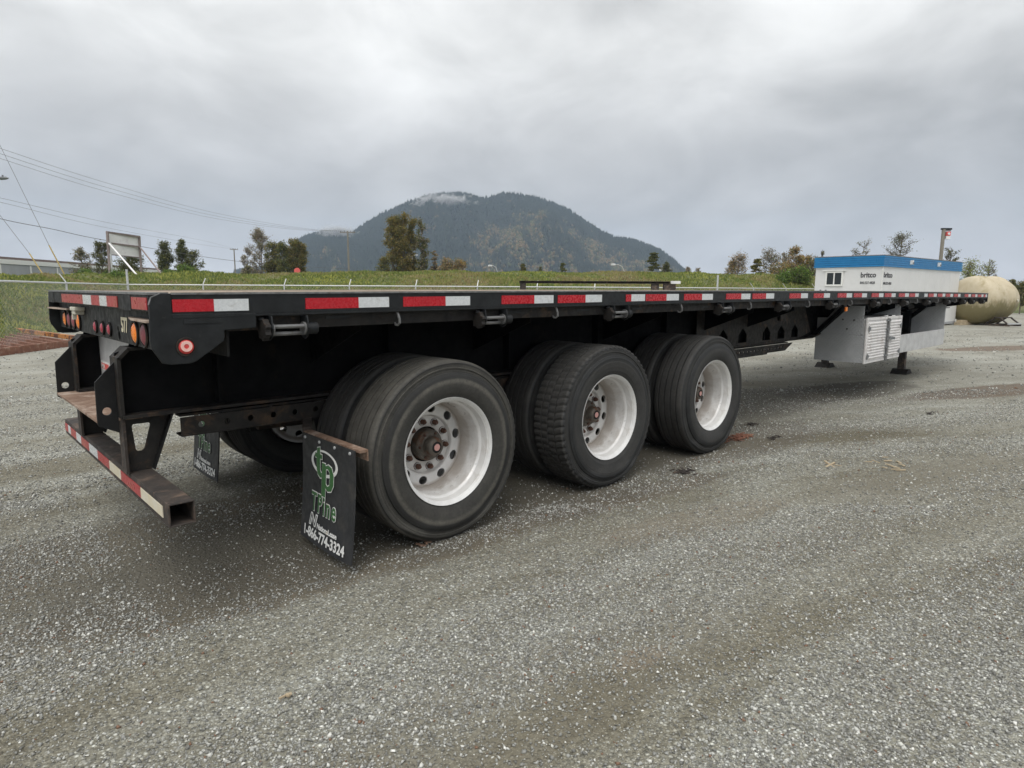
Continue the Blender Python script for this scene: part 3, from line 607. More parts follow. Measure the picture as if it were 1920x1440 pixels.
# rear impact guard
g = MB()
y0, y1, z0, z1, x0, x1 = .03, 2.49, .442, .545, .018, .125
for a, b_, c_, d_ in ((x0, x1, z1-.007, z1), (x0, x1, z0, z0+.007), (x0, x0+.007, z0+.0071, z1-.0071), (x1-.007, x1, z0+.0071, z1-.0071)): g.box(a, b_, y0, y1, c_, d_)
g.build('impact_guard', M['rust_dark'], T, bevel=.003)
ty = [2.485, 2.36, 2.27, 2.07, 1.91, 1.66, 1.42, 1.12, .86, .47, .11]
for i in range(10):
    mname = 'red_tape_rear' if i % 2 == 0 else ('cream_tape' if i in (7, 9) else 'white_tape')
    MB().box(.0145, .0175, ty[i+1]+.0005, ty[i], .468, .52).build('reflective_tape', M[mname], T)
for i, yb in enumerate(YB):
    outer = [(.012, .827), (.222, .827), (.120, .546), (.012, .546)]
    hole = [(.048, .775), (.054, .785), (.125, .785), (.132, .775), (.098, .655), (.085, .645), (.068, .645), (.058, .655)]
    MB().plate([outer, hole], XZ(yb-.006), .012).build('guard_gusset', M['black_rusty'], T)
    MB().bar((.008, yb, .828), (.008, yb, .545), .09, .012, (1, 0, 0)).build('guard_post', M['rust_dark'], T)
    MB().bar((.228, yb, .825), (.126, yb, .55), .09, .010, (1, 0, 0)).build('guard_brace', M['black'], T)

# crossmembers and outriggers
for x in np.arange(.55, 15.2, .46):
    c_ = camber(x)
    MB().box(x-.004, x+.004, .064, WID-.064, 1.30+c_, 1.395+c_).box(x-.03, x+.03, .064, WID-.064, 1.292+c_, 1.2995+c_).box(x-.03, x+.03, .064, WID-.064, 1.3955+c_, 1.402+c_).build('crossmember', M['under'], T)
for x in (8.62, 9.75, 11.9, 13.6):
    for s, yb in ((1, YB[0]), (-1, YB[1])):
        yo = .10 if s == 1 else WID-.10; zb_ = .86 if x < 9 else (1.05 if x < 11 else 1.13)
        MB().plate([[(yo, 1.29), (yo, 1.22), (yb-.09*s, zb_), (yb-.01*s, zb_), (yb-.01*s, 1.29)], circle((yo+yb)/2+.06*s, 1.2, .05, 14)], YZ(x), .012).build('outrigger', M['under'], T)
for x in (1.0, 2.25, 3.75, 5.35, 6.3):
    for s, yb in ((1, YB[0]), (-1, YB[1])):
        MB().plate([[(.10 if s == 1 else WID-.10, 1.29), (.10 if s == 1 else WID-.10, 1.25), (yb-.01*s, 1.02), (yb-.01*s, 1.29)]], YZ(x), .01).build('gusset', M['under'], T)
# suspension sub-frame rails with adjustment holes
for yb in YB:
    hol = [circle(x, .750, .017, 14) for x in np.arange(.36, 1.5, .128)]
    lo = [(.26, .797), (1.55, .797), (1.55, .706), (.26, .706)]
    yy = yb-.05 if yb < 1 else yb+.05
    MB().plate([lo]+hol, XZ(yy-.006), .012).box(.26, 7.5, yy+.0065, yy+.09, .800, .812).box(.26, 1.6, yy-.0062, yy+.09, .696, .7055).build('slider_rail', M['black_rusty'], T)
    lo = [(1.56, .797), (7.62, .797), (7.40, .706), (1.56, .706)]
    hol = [circle(x, .752, .016, 10) for x in np.arange(5.75, 7.35, .092)]
    MB().plate([lo]+hol, XZ(yy-.006), .012).box(1.61, 6.9, yy-.0062, yy+.09, .690, .7055).build('slider_rail', M['black_rusty'], T)
    lo = [(5.2, 1.28), (7.85, 1.28), (8.1, .92), (7.7, .846), (5.2, .846)]
    hs = []
    for x in (5.75, 6.2, 6.8, 7.2, 7.6): hs.append([(x-.10, .87), (x+.10, .87), (x+.10, .96), (x, 1.04), (x-.10, .96)])
    hs += [circle(6.5, 1.16, .06, 14, .08), circle(7.1, 1.17, .05, 14, .08)]
    MB().plate([lo]+hs, XZ(yy-.03 if yb < 1 else yy+.03), .01).build('reinforcing_plate', M['black_rusty'], T)

# axles and suspension
XW = [1.504, 2.993, 4.483]; ZW = .528
for x in XW:
    MB().cyl((x, .30, ZW), (x, WID-.30, ZW), .063, 20).build('axle', M['black_rusty'], T, smooth=True)
    for s, yb in ((1, YB[0]), (-1, YB[1])):
        MB().plate([[(x-.52, .70), (x-.30, .70), (x-.36, .42), (x-.47, .42)]], XZ(yb-.05), .10).build('hanger', M['black'], T)
        k = MB()
        for j in range(4): k.bar((x-.44+j*.04, yb, .50-j*.0), (x, yb, .455-j*.018+.02), .075, .014).bar((x, yb, .455-j*.018+.02), (x+.44-j*.04, yb, .50), .075, .014)
        k.build('leaf_spring', M['under'], T)
        MB().lathe([(.56, .09), (.60, .12), (.64, .115), (.66, .12), (.70, .10)], (x+.33, yb, 0), 'Z', 20).build('air_bag', M['under'], T, smooth=True)
        MB().lathe([(0, .20), (.16, .205), (.17, .12)], (x, .42 if s == 1 else WID-.42-.16, ZW), 'Y', 24).build('brake_drum', M['black_rusty'], T, smooth=True)
        MB().cyl((x-.25, yb+.10*s, .60), (x-.25, yb+.25*s, .60), .075, 16).build('brake_chamber', M['under'], T, smooth=True)
        MB().bar((x-.45, yb+.12*s, .47), (x-.02, yb+.12*s, .46), .05, .05).build('torque_rod', M['rust_dark'], T)

# wheels -----------------------------------------------------------------
RT = .533; RR = .318
def tyre_profile(w=.275, grooves=(.052, .108, .167, .223), gw=.014, gd=.017):
    p = [(.012, RR-.012), (-.004, RR+.006), (-.010, RR+.018), (-.016, RR+.03), (-.021, RR+.06), (-.023, RR+.095), (-.022, RR+.098), (-.022, RR+.125), (-.0185, RR+.13), (-.013, RR+.142), (-.004, RR+.145), (-.002, RR+.162), (-.007, RR+.166), (-.007, RR+.172), (-.0045, RR+.175), (-.006, RR+.180), (-.0035, RR+.190), (-.005, RR+.196), (.002, RT-.010), (.007, RT-.003), (.014, RT-.001)]
    for g_ in grooves:
        p += [(g_-gw/2-.001, RT), (g_-gw/2, RT-.001), (g_-gw/2+.002, RT-gd), (g_+gw/2-.002, RT-gd), (g_+gw/2, RT-.001), (g_+gw/2+.001, RT)]
    q = [(w-a, r) for a, r in reversed(p[:22])]
    return p+q
def tyre_mesh(name, lug=0, seed=0):
    pr = tyre_profile() if not lug else tyre_profile(grooves=(.075, .137, .2), gw=.010, gd=.016); m = len(pr); n_ = 192 if lug else 144
    rs = random.Random(seed)
    def mod(j, k, r):
        y = pr[j][0]
        if lug:
            if r > RT-.03 and (y < .06 or y > .215):
                if k % 3 == 0: r -= .010
            elif r > RT-.004 and (k+(1 if y > .137 else 0)) % 3 == 1: r -= .006
        else:
            if RT-.012 < r and (y < .012 or y > .262) and k % 2 == 0: r -= .004
        return r
    return MB().lathe(pr, (0, 0, 0), 'Y', n_, mod=mod).mesh(name, smooth=not lug)
def settle(me):   # the loaded foot of the tyre bulges a little above its contact patch
    for v in me.vertices:
        t_ = max(0., (-v.co.z-.36)/.17)
        if t_ > 0 and math.hypot(v.co.x, v.co.z) < RT-.02:
            sgn_ = -1 if v.co.y < .1375 else 1; v.co.y += sgn_*.014*math.sin(min(t_, 1)*math.pi)**1
    me.update(); return me
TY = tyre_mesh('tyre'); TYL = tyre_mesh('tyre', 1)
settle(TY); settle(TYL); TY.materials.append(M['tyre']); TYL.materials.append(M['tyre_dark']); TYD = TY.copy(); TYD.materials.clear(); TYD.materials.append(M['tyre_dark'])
# rim: flange, bead seat, barrel going in, disc with ten hand holes
HH = .228      # depth of the disc behind the outer flange
rimp = [(.006, .302), (-.004, .312), (-.008, RR), (-.003, RR+.001), (.004, .310), (.014, .296), (.045, .292), (.062, .291), (.072, .280), (.080, .277), (.150, .275), (.158, .270), (.205, .267), (.218, .262), (.226, .2605), (.262, .2605), (.262, .29), (.03, .30)]
RIM = MB().lathe(rimp, (0, 0, 0), 'Y', 72, closed=True)
RIMM = RIM.mesh('wheel', smooth=True); RIMM.materials.append(M['rim'])
ring = lambda rad, n_=72: [(rad*math.cos(2*math.pi*k/n_), rad*math.sin(2*math.pi*k/n_)) for k in range(n_)]
hh = [[(.2215*math.cos(a)+(dx*math.cos(a)-dz*math.sin(a)), .2215*math.sin(a)+(dx*math.sin(a)+dz*math.cos(a))) for dx, dz in circle(0, 0, .0265, 18, .031)] for a in [2*math.pi*(k+.5)/10+.13 for k in range(10)]]
dsc = MB().plate([ring(.2600), ring(.183)]+hh, XZ(HH), .010)
dsc.lathe([(HH, .1832), (HH+.006, .178), (HH+.018, .172), (HH+.018, .108), (HH+.030, .108), (HH+.030, .186), (HH+.0101, .186)], (0, 0, 0), 'Y', 72)
DISC = dsc.mesh('disc', smooth=True); DISC.materials.append(M['rim'])
NUT = MB().lathe([(.0, .0245), (-.006, .0235)], (0, 0, 0), 'Y', 20).lathe([(-.005, .0175), (-.024, .0170), (-.028, .0125), (-.036, .011), (-.037, .0005)], (0, 0, 0), 'Y', 6).mesh('wheel_nut'); NUT.materials.append(M['nut'])
HUB = MB().lathe([(HH+.05, .100), (.205, .095), (.197, .088), (.195, .068), (.188, .060), (.150, .058), (.140, .056), (.135, .052), (.133, .042), (.130, .036), (.128, .034)], (0, 0, 0), 'Y', 40).mesh('hub', smooth=True); HUB.materials.append(M['hub'])
HUBC = MB().lathe([(.1285, .034), (.126, .031), (.126, .021)], (0, 0, 0), 'Y', 28).mesh('hub_cap_ring', smooth=True); HUBC.materials.append(M['dark'])
HUBP = MB().lathe([(.1262, .021), (.1255, .010), (.1245, .0005)], (0, 0, 0), 'Y', 24).mesh('hub_cap_window', smooth=True); HUBP.materials.append(M['hubpink'])
BOLT = MB().lathe([(.1965, .008), (.188, .008), (.187, .0005)], (0, 0, 0), 'Y', 6).mesh('hub_bolt'); BOLT.materials.append(M['nut'])
def sub(name, me, par, loc=(0, 0, 0)): return link(name, me, None, par, loc)
def wheel(x, y, flip, tyre, outer=True, rot=0):
    w_ = link('wheel', RIMM, None, T, (x, y, ZW)); w_.rotation_euler = (0, rot, math.pi if flip else 0)
    ty_ = sub('tyre', tyre, w_); ty_.rotation_euler = (0, -rot, 0)
    if outer:
        sub('disc', DISC, w_); sub('hub', HUB, w_); sub('hub_cap_ring', HUBC, w_); sub('hub_cap_window', HUBP, w_)
        for k in range(10):
            a = 2*math.pi*k/10+.13; sub('wheel_nut', NUT, w_, (.1425*math.cos(a), HH+.018, .1425*math.sin(a)))
        for k in range(6):
            a = 2*math.pi*k/6+.3; sub('hub_bolt', BOLT, w_, (.078*math.cos(a), .0, .078*math.sin(a)))
    else: sub('disc', DISC, w_, (0, -.0, 0))
    return w_
for i, x in enumerate(XW):
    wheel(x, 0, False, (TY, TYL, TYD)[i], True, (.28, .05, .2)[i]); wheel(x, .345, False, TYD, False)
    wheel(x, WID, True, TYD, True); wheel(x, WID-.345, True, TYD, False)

# mud flaps
def flap(y0, y1, name_l, s):
    ztop, zbot, xt, xb = .655, .062, .848, .800
    def curl(t_, y): u_ = (y-y0)/(y1-y0); return .007*t_*t_*(2*u_-1)**2-.004*t_*math.sin(u_*5)
    m_ = MB(); n_ = 12; P = []
    for i in range(n_+1):
        t_ = i/n_; z = ztop+(zbot-ztop)*t_; x = xt+(xb-xt)*t_**1.3+.006*math.sin(t_*3.1)
        for j in range(11): y = y0+(y1-y0)*j/10; P.append((x+curl(t_, y), y, z))
        for j in range(10, -1, -1): y = y0+(y1-y0)*j/10; P.append((x+.008+curl(t_, y), y, z))
    F = []
    for i in range(n_):
        for k in range(22): F.append((i*22+k, i*22+(k+1) % 22, i*22+22+(k+1) % 22, i*22+22+k))
    for o_2 in (0, n_*22):
        for j in range(10): F.append((o_2+j, o_2+j+1, o_2+20-j, o_2+21-j))
    f_ = m_.add(P, F).build('mud_flap', M['flap'], T, smooth=True, label=name_l)
    yr, w_ = y1, y1-y0
    def onflap(z, y=None): t_ = max(0, (z-ztop)/(zbot-ztop)); return xt+(xb-xt)*t_**1.3+.006*math.sin(t_*3.1)+(0 if y is None else curl(t_, y))
    def lean(o, d):
        for v in o.data.vertices: v.co.x += onflap(v.co.z, v.co.y)-d-.0032
        o.data.update()
    O = lambda u, z: (0, yr-u*w_, z)
    d0 = 0.
    # ring of the emblem: a tilted ellipse band, thick at the left and right
    o1, o2 = circle(yr-.46*w_, .527, .150, 40, .072), circle(yr-.46*w_, .530, .127, 40, .058)
    e = MB().plate([o1, o2], YZ(-.0016), .0012).build('emblem_ring', M['white'], f_); lean(e, 0)
    # letters t and p, white outline below, green on top
    def letter(poly, holes, grow, x, mat, nm):
        def off(pl, gsz):
            n3 = len(pl); out = []
            ar = sum(pl[i][0]*pl[(i+1) % n3][1]-pl[(i+1) % n3][0]*pl[i][1] for i in range(n3))
            sg = 1 if ar > 0 else -1
            for i in range(n3):
                a, b2, c2 = Vector(pl[i-1]), Vector(pl[i]), Vector(pl[(i+1) % n3])
                d1, d2 = (b2-a).normalized(), (c2-b2).normalized(); nn = (Vector((d1.y, -d1.x))+Vector((d2.y, -d2.x)))*sg
                nn = nn.normalized() if nn.length > 1e-6 else Vector((d1.y, -d1.x))*sg
                out.append(tuple(b2+nn*gsz))
            return out
        loops = [off(poly, grow)]+[off(h_, -grow) for h_ in holes]
        q = MB().plate([[(yr-u*w_, z) for u, z in l_] for l_ in loops], YZ(x), .0008).build(nm, mat, f_); lean(q, 0)
    tl = [(.36, .645), (.44, .655), (.44, .612), (.50, .612), (.50, .585), (.44, .585), (.44, .515), (.47, .500), (.53, .505), (.53, .475), (.44, .468), (.37, .485), (.34, .51), (.34, .585), (.29, .585), (.29, .612), (.34, .612)]
    pl = [(.50, .565), (.60, .565), (.61, .552), (.68, .565), (.78, .555), (.84, .515), (.84, .455), (.78, .415), (.68, .405), (.61, .42), (.61, .362), (.50, .362)]
    ph = [(.62, .535), (.62, .445), (.66, .432), (.72, .445), (.735, .485), (.72, .525), (.67, .54)]
    sc = lambda pts, cx=.46, k=.66: [(cx+(u-.55)*k, z*.90+.022) for u, z in pts]
    letter(sc(tl), [], .006, -.0030, M['white'], 'emblem_outline'); letter(sc(pl), [sc(ph)], .006, -.0031, M['white'], 'emblem_outline')
    letter(sc(tl), [], 0, -.0040, M['green'], 'emblem_letter'); letter(sc(pl), [sc(ph)], 0, -.0041, M['green'], 'emblem_letter')
    Rt = (0, -1, 0); U = (0, 0, 1)
    for args in (('brand_outline', 'TPine', .145, (-.003, yr-.235*w_, .250), M['white'], .0068, .70), ('brand_name', 'TPine', .145, (-.0045, yr-.235*w_, .250), M['green'], .0024, .70)):
        q = text(args[0], args[1], args[2], args[3], Rt, U, args[4], f_, .0008, args[5], args[6], spacing=1.24); lean(q, 0)
    q = text('lease_logo', 'N', .090, (-.003, yr-.20*w_, .165), Rt, U, M['white'], f_, .0008, .006, 1.2, .25); lean(q, 0)
    q = text('lease_logo_core', 'N', .090, (-.0042, yr-.20*w_, .165), Rt, U, M['grey_print'], f_, .0008, -.001, 1.2, .25); lean(q, 0)
    q = text('lease_name', 'NationaLease', .041, (-.003, yr-.37*w_, .160), Rt, U, M['white'], f_, .0008, .0012, 1.0); lean(q, 0)
    q = text('phone_number', '1-866-774-3324', .078, (-.003, yr-.085*w_, .092), Rt, U, M['white'], f_, .0008, .0024, .94); lean(q, 0)
    for yb_ in (y0+.04, y0+.20, y0+.37, y0+.54):
        MB().lathe([(0, .009), (-.006, .008), (-.008, .0005)], (xt-.001, yb_, .636), 'X', 10).build('flap_bolt', M['galv'], f_, smooth=True)
    MB().box(xt+.009, xt+.055, y0-.04 if s > 0 else y0-.0, (y1 if s > 0 else y1+.04), .650, .663).box(xt+.050, xt+.056, y0-.04, y1+.02, .605, .6495).build('flap_bracket', M['rust'], T)
    MB().bar((xt+.03, (y1 if s > 0 else y0), .66), (1.0, (y1+.25*s if s > 0 else y0-.25), .71), .05, .04).build('bracket_arm', M['rust_dark'], T)
flap(-.07, .512, 'near mud flap with white ring emblem', 1)
flap(1.87, 2.42, 'far mud flap with the same print', -1)

# ratchet winches under the rail
wf = MB()
side = lambda x: MB()
def wmesh():
    a = MB(); pl = [(-.035, .0), (.045, .0), (.045, -.07), (.03, -.098), (.0, -.112), (-.03, -.098), (-.048, -.06)]
    a.plate([pl, circle(0, -.062, .018, 12)], lambda u, v, w: (.055+w, u+.01, v), .007); a.plate([pl, circle(0, -.062, .018, 12)], lambda u, v, w: (.225+w, u+.01, v), .007)
    a.box(.055, .232, .0, .048, -.001, .006)
    return a.mesh('winch')
W0 = wmesh(); W0.materials.append(M['black_clean'])
W1 = MB().cyl((.063, -.012, -.050), (.224, -.012, -.050), .010, 10).cyl((.063, .018, -.083), (.224, .018, -.083), .010, 10).lathe([(.062, .0005), (.062, .032), (.072, .032), (.072, .0005)], (0, .005, -.062), 'X', 16).lathe([(.216, .0005), (.216, .032), (.225, .032), (.225, .0005)], (0, .005, -.062), 'X', 16).mesh('winch_drum', True); W1.materials.append(M['chrome'])
W2 = MB().lathe([(.022, .0005), (.022, .050), (.048, .050), (.048, .0005)], (0, .005, -.062), 'X', 28, mod=lambda j, k, r: r if r < .01 or k % 4 < 2 else r*.84).mesh('ratchet_wheel'); W2.materials.append(M['black_rusty'])
W3 = MB().lathe([(.233, .028), (.285, .029), (.285, .020), (.250, .019), (.250, .0005)], (0, .005, -.062), 'X', 20).mesh('winch_cap', True); W3.materials.append(M['black_clean'])
W4 = MB().bar((.02, .0, -.012), (.052, .03, -.02), .022, .012).mesh('pawl'); W4.materials.append(M['black_clean'])
for x in (.445, 1.72, 2.945, 4.50, 5.70, 7.02, 8.50, 9.75, 10.9, 12.1, 13.2, 13.9, 14.75):
    c_ = camber(x); w_ = link('winch', W0, None, T, (x-.02, .005, 1.342+c_))
    w_.rotation_euler = (random.uniform(-.05, .05), 0, 0)
    sub('winch_drum', W1, w_); sub('ratchet_wheel', W2, w_); sub('winch_cap', W3, w_); sub('winch_pawl', W4, w_)
HK = MB().tube([(0, .012, .0), (0, -.004, -.02), (.004, -.012, -.045), (.006, -.010, -.068), (.004, .004, -.080), (.0, .020, -.078), (.0, .026, -.068)], [.006, .007, .007, .007, .006, .006, .004], 8).mesh('rope_hook', True); HK.materials.append(M['chrome'])
for x in (1.172, 2.40, 3.90, 5.10, 6.45, 7.72, 9.2, 10.45, 11.6, 12.8): link('rope_hook', HK, None, T, (x, .012, 1.352+camber(x)))
for x in (.78, 1.98, 2.65, 3.28, 4.3): MB().box(x, x+.13, .045, .0475, 1.312, 1.328).build('stake_clip', M['black_clean'], T)
# amber side marker
k = MB().box(7.67, 7.76, .07, .10, 1.20, 1.30).build('marker_bracket', M['black'], T)
MB().box(7.685, 7.745, .050, .069, 1.215, 1.268).build('side_marker', M['amber_lens'], k, bevel=.006)
MB().plate([[(6.42, 1.27), (6.58, 1.27), (6.60, 1.12), (6.44, 1.12)]], XZ(.3), .01).build('document_holder', M['black_rusty'], T)

# aluminium tool box and dunnage rack ahead of the sub-frame
tb = MB().box(8.45, 9.88, .05, .68, .515, .889)
tb.box(8.452, 9.878, .052, .678, .8895, 1.10)
tb.build('tool_box', M['alu'], T, bevel=.004)
MB().box(8.440, 8.449, .045, .682, .517, .888).build('diamond_plate_skin', M['diamond'], T)
MB().plate([[(.08, .890), (.685, .890), (.685, .93), (.46, 1.20), (.40, 1.27), (.08, 1.27)]], YZ(8.436), .008).build('rear_gusset_sheet', M['diamond'], T)
for y, z in ((.50, 1.09), (.34, 1.085), (.20, 1.08), (.28, .96)): MB().lathe([(8.436, .012), (8.431, .010), (8.430, .0005)], (0, y, z), 'X', 10).build('rivet', M['rust_dark'], T)
MB().box(8.43, 9.90, .030, .0495, .505, .53).box(8.43, 9.90, .030, .0495, 1.075, 1.115).box(8.43, 8.47, .030, .0495, .5305, 1.0745).box(9.86, 9.90, .030, .0495, .5305, 1.0745).build('door_frame', M['alu_white'], T, bevel=.003)
for xa, xb_ in ((8.475, 9.20), (9.34, 9.855)):
    d_ = MB().box(xa, xb_, .034, .0495, .535, 1.07).build('tool_box_door', M['alu_white'], T)
    for j in range(13):
        z = .555+j*.0385; MB().plate([[(z, .0), (z+.012, -.012), (z+.024, -.012), (z+.034, .0)]], lambda u, v, w: (xa+.02+w, .0338+v, u), xb_-xa-.04).build('corrugation', M['alu_white'], d_)
    xh = xa if xa < 9 else xb_-.07
    for z in (.60, .97): MB().plate([[(xh, z-.04), (xh+.07, z-.015), (xh+.07, z+.015), (xh, z+.04)]] if xa < 9 else [[(xh, z-.015), (xh+.07, z-.04), (xh+.07, z+.04), (xh, z+.015)]], XZ(.014), .006).build('hinge', M['lampgrey'], d_)
lk = MB().cyl((9.25, .015, .50), (9.25, .015, 1.09), .018, 12).build('lock_rod', M['chrome'], T, smooth=True)
for z in (.56, .68, .93, 1.05): MB().box(9.20, 9.32, .008, .034, z, z+.022).build('rod_keeper', M['lampgrey'], lk)
MB().bar((9.25, .0, .82), (9.50, .0, .80), .02, .035).build('lock_handle', M['lampgrey'], lk)
MB().box(9.90, 12.39, .04, .055, .555, .80).box(9.90, 12.39, .04, .10, .8005, .815).box(9.90, 12.38, .056, .60, .557, .57).build('dunnage_rack', M['alu'], T, bevel=.003)
MB().box(12.38, 12.39, .0555, .76, .556, 1.275).build('rack_end_sheet', M['diamond'], T)
MB().box(9.84, 9.85, .05, .68, 1.117, 1.275).build('rack_end_sheet', M['diamond'], T)
MB().box(8.46, 9.83, .69, .695, .9, 1.27).build('rack_back_sheet', M['under'], T)
for x, y_, z_ in ((8.40, .70, .84), (12.33, .72, .86)):
    MB().bar((x, y_, z_), (x, .26, 1.30), .05, .13, (1, 0, 0)).build('diagonal_brace', M['under'], T)
    MB().bar((x, WID-y_, z_), (x, WID-.26, 1.30), .05, .13, (1, 0, 0)).build('diagonal_brace', M['under'], T)
# landing gear
for y in (.60, 1.92):
    lg = MB().box(12.13, 12.27, y-.07, y+.07, .60, 1.13).build('leg_housing', M['under'], T); lg = MB().box(12.145, 12.255, y-.055, y+.055, .06, .5995).build('landing_leg', M['rust_dark'], T, bevel=.004)
    MB().plate([[(12.02, .0), (12.38, .0), (12.34, .022), (12.25, .085), (12.15, .085), (12.06, .022)]], lambda u, v, w: (u, y-.13+w, v+.001), .26).build('landing_foot', M['black_rusty'], lg)
MB().cyl((12.2, .68, .75), (12.2, 1.84, .75), .025, 10).build('landing_shaft', M['rust_dark'], T)
MB().bar((12.2, .7, .45), (13.3, 1.2, 1.1), .05, .05).build('landing_brace', M['under'], T)
MB().box(13.4, 14.6, .8, 1.72, 1.02, 1.05).cyl((14.1, 1.26, .94), (14.1, 1.26, 1.02), .045, 16).build('kingpin_plate', M['under'], T)
MB().box(LEN-.0, LEN+.012, .0, WID, 1.262, 1.44).build('front_beam', M['black_clean'], T)
MB().cyl((1.2, 1.26, .95), (2.0, 1.26, .95), .14, 20).build('air_tank', M['under'], T, smooth=True)
MB().cyl((3.4, 1.26, .95), (4.2, 1.26, .95), .14, 20).build('air_tank', M['under'], T, smooth=True)
MB().tube([(.3, .84, .9), (1.2, .95, .78), (2.4, .9, .86), (3.6, 1.0, .8), (5.5, .88, .9), (8, .9, 1.0)], .011, 8).build('air_hose', M['dark'], T)

# ------------------------------------------------------------------ fence
def V3(p): return Vector((float(p[0]), float(p[1]), float(p[2])))
FE = empty('chain_link_fence', gp(240, 27.7), label='long galvanised chain link fence with white top rail behind the trailer', cat='fence')
base0 = Vector(FE.location)
fpts = [gp(-420, 9.8), gp(0, 14.9), gp(125, 20.6), gp(240, 27.7), gp(1345, 32.7), gp(1529, 38.5), gp(1700, 43)]
FH = 1.60
posts = []
def spaced(a, b_, sp): 
    n_ = max(1, round((b_-a).length/sp)); return [a.lerp(b_, i/n_) for i in range(n_)]
main = [240, 381, 533, 655, 779.5, 895, 1007, 1115, 1229]
for i in range(len(fpts)-1):
    a, b_ = fpts[i], fpts[i+1]
    pl_ = [gp(px, 27.69+.5598*k_) for k_, px in enumerate(main)] if i == 3 else spaced(a, b_, 3.3 if i > 3 else 6.5)
    if i == 1: pl_ = []
    for q in pl_: posts.append((q, i))
    MB().tube([Vector((a.x, a.y, FH))-base0, Vector((b_.x, b_.y, FH))-base0], .026, 8).build('top_rail', M['galv'], FE, smooth=True)
    # chain link: two families of slanting wires
    dvec = (b_-a); Lg = dvec.length; dvec.normalize(); nrm = Vector((-dvec.y, dvec.x, 0)); V, F = [], []
    pitch = .12 if i >= 3 else .10; wr = .0018 if i >= 3 else .0012
    for s in (-1, 1):
        for j in range(int((Lg+FH)/pitch)):
            u0 = j*pitch-(FH if s > 0 else 0); u1 = u0+s*FH; 
            z0_, z1_ = 0., FH
            if s < 0: u0 = j*pitch; u1 = u0-FH
            if min(u0, u1) < 0:
                if u0 < 0: z0_ = FH*(-u0)/(u1-u0); u0 = 0
                else: z1_ = FH*(u0)/(u0-u1); u1 = 0
            if max(u0, u1) > Lg:
                if u1 > Lg: z1_ = z0_+(FH-z0_)*(Lg-u0)/(u1-u0); u1 = Lg
                else:
                    if u0-u1 <= 0: continue
                    z0_ = FH*(u0-Lg)/FH; u0 = Lg
            p0 = a+dvec*u0-base0; p1 = a+dvec*u1-base0; p0.z = z0_; p1.z = z1_
            n0 = len(V); tdir = (p1-p0).normalized(); sd2 = tdir.cross(nrm)
            for p in (p0, p1): V += [p+sd2*wr, p-sd2*wr*.5+nrm*wr, p-sd2*wr*.5-nrm*wr]
            for k in range(3): F.append((n0+k, n0+(k+1) % 3, n0+3+(k+1) % 3, n0+3+k))
    o = npmesh('chain_link_mesh', np.array([tuple(v) for v in V]), np.array(F), M['galv'], parent=FE); o['kind'] = 'stuff'
for q, i in posts:
    q0 = q-base0; term = abs((q-gp(240, 27.69)).length) < .3 or (q-fpts[4]).length < .3
    r_ = .045 if term else .03
    ht = 1.72 if not term else 2.25
    MB().cyl((q0.x, q0.y, 0), (q0.x, q0.y, ht if term else FH+.03), r_, 10).build('post', M['galv'], FE, smooth=True)
    if not term:
        dvec = (fpts[i+1]-fpts[i]).normalized()
        # the barbed-wire arm leans out of the yard
        out = Vector((-dvec.y, dvec.x, 0)); 
        if out.dot(Vector((HD[0], HD[1], 0))) < 0: out = -out
        if i < 3: out = Vector((-HR[0], -HR[1], 0))*.9
        elif i > 3: out = -Vector((HR[0], HR[1], 0))
        else: out = Vector((HR[0], HR[1], 0))*.35+out*.8
        MB().bar((q0.x, q0.y, FH+.02), (q0.x+out.x*.22, q0.y+out.y*.22, FH+.30), .035, .02).build('barb_arm', M['galv'], FE)

# ------------------------------------------------------------------ site office (white box, blue fascia)
cL, cD, an = 13.441, 23.427, .884
def LD(L, D, z=0): return Vector((CAM[0]+HD[0]*D+HR[0]*L, CAM[1]+HD[1]*D+HR[1]*L, z))
C0 = LD(cL, cD); ex = (LD(cL+math.sin(an), cD+math.cos(an))-C0).normalized(); ey = (LD(cL-math.cos(an), cD+math.sin(an))-C0).normalized()
OB = empty('site_office', C0, math.atan2(ex.y, ex.x), label='white portable site office with a corrugated blue band under its roof', cat='office')
LX, LY, ZB, ZT = 8.5, 2.42, .06, 2.78
sgn = 1 if Vector((-ex.y, ex.x, 0)).dot(ey) > 0 else -1
Yl = lambda v: sgn*v
def obox(x0, x1, y0, y1, z0, z1, name, mat, par=OB, bevel=0):
    ya, yb_ = sorted((Yl(y0), Yl(y1))); return MB().box(x0, x1, ya, yb_, z0, z1).build(name, mat, par, bevel=bevel)
obox(0, LX, 0, LY, ZB, ZT-.42, 'wall', M['bld_white'])
fs_ = obox(-.03, LX+.03, -.03, LY+.03, ZT-.42, ZT-.02, 'fascia', M['blue'])
for k in range(5):
    z = ZT-.41+k*.080; obox(-.06, LX+.06, -.06, LY+.06, z, z+.05, 'fascia_rib', M['blue'], fs_)
obox(-.065, LX+.065, -.065, LY+.065, ZT-.02, ZT+.005, 'roof', M['roof'])
for x in np.arange(1.22, LX-.5, 1.22): obox(x, x+.012, -.003, -.0005, ZB, ZT-.46, 'panel_seam', M['bld_trim'])
obox(.0, LX, -.02, -.0005, ZB, ZB+.1, 'skirt_trim', M['greywall'])
for x in (2.4, 5.4): k = obox(x, x+.14, -.14, -.046, ZT-.28, ZT-.12, 'wall_light', M['bld_trim']); obox(x+.02, x+.12, -.16, -.141, ZT-.26, ZT-.2, 'lamp_lens', M['lampgrey'], k)
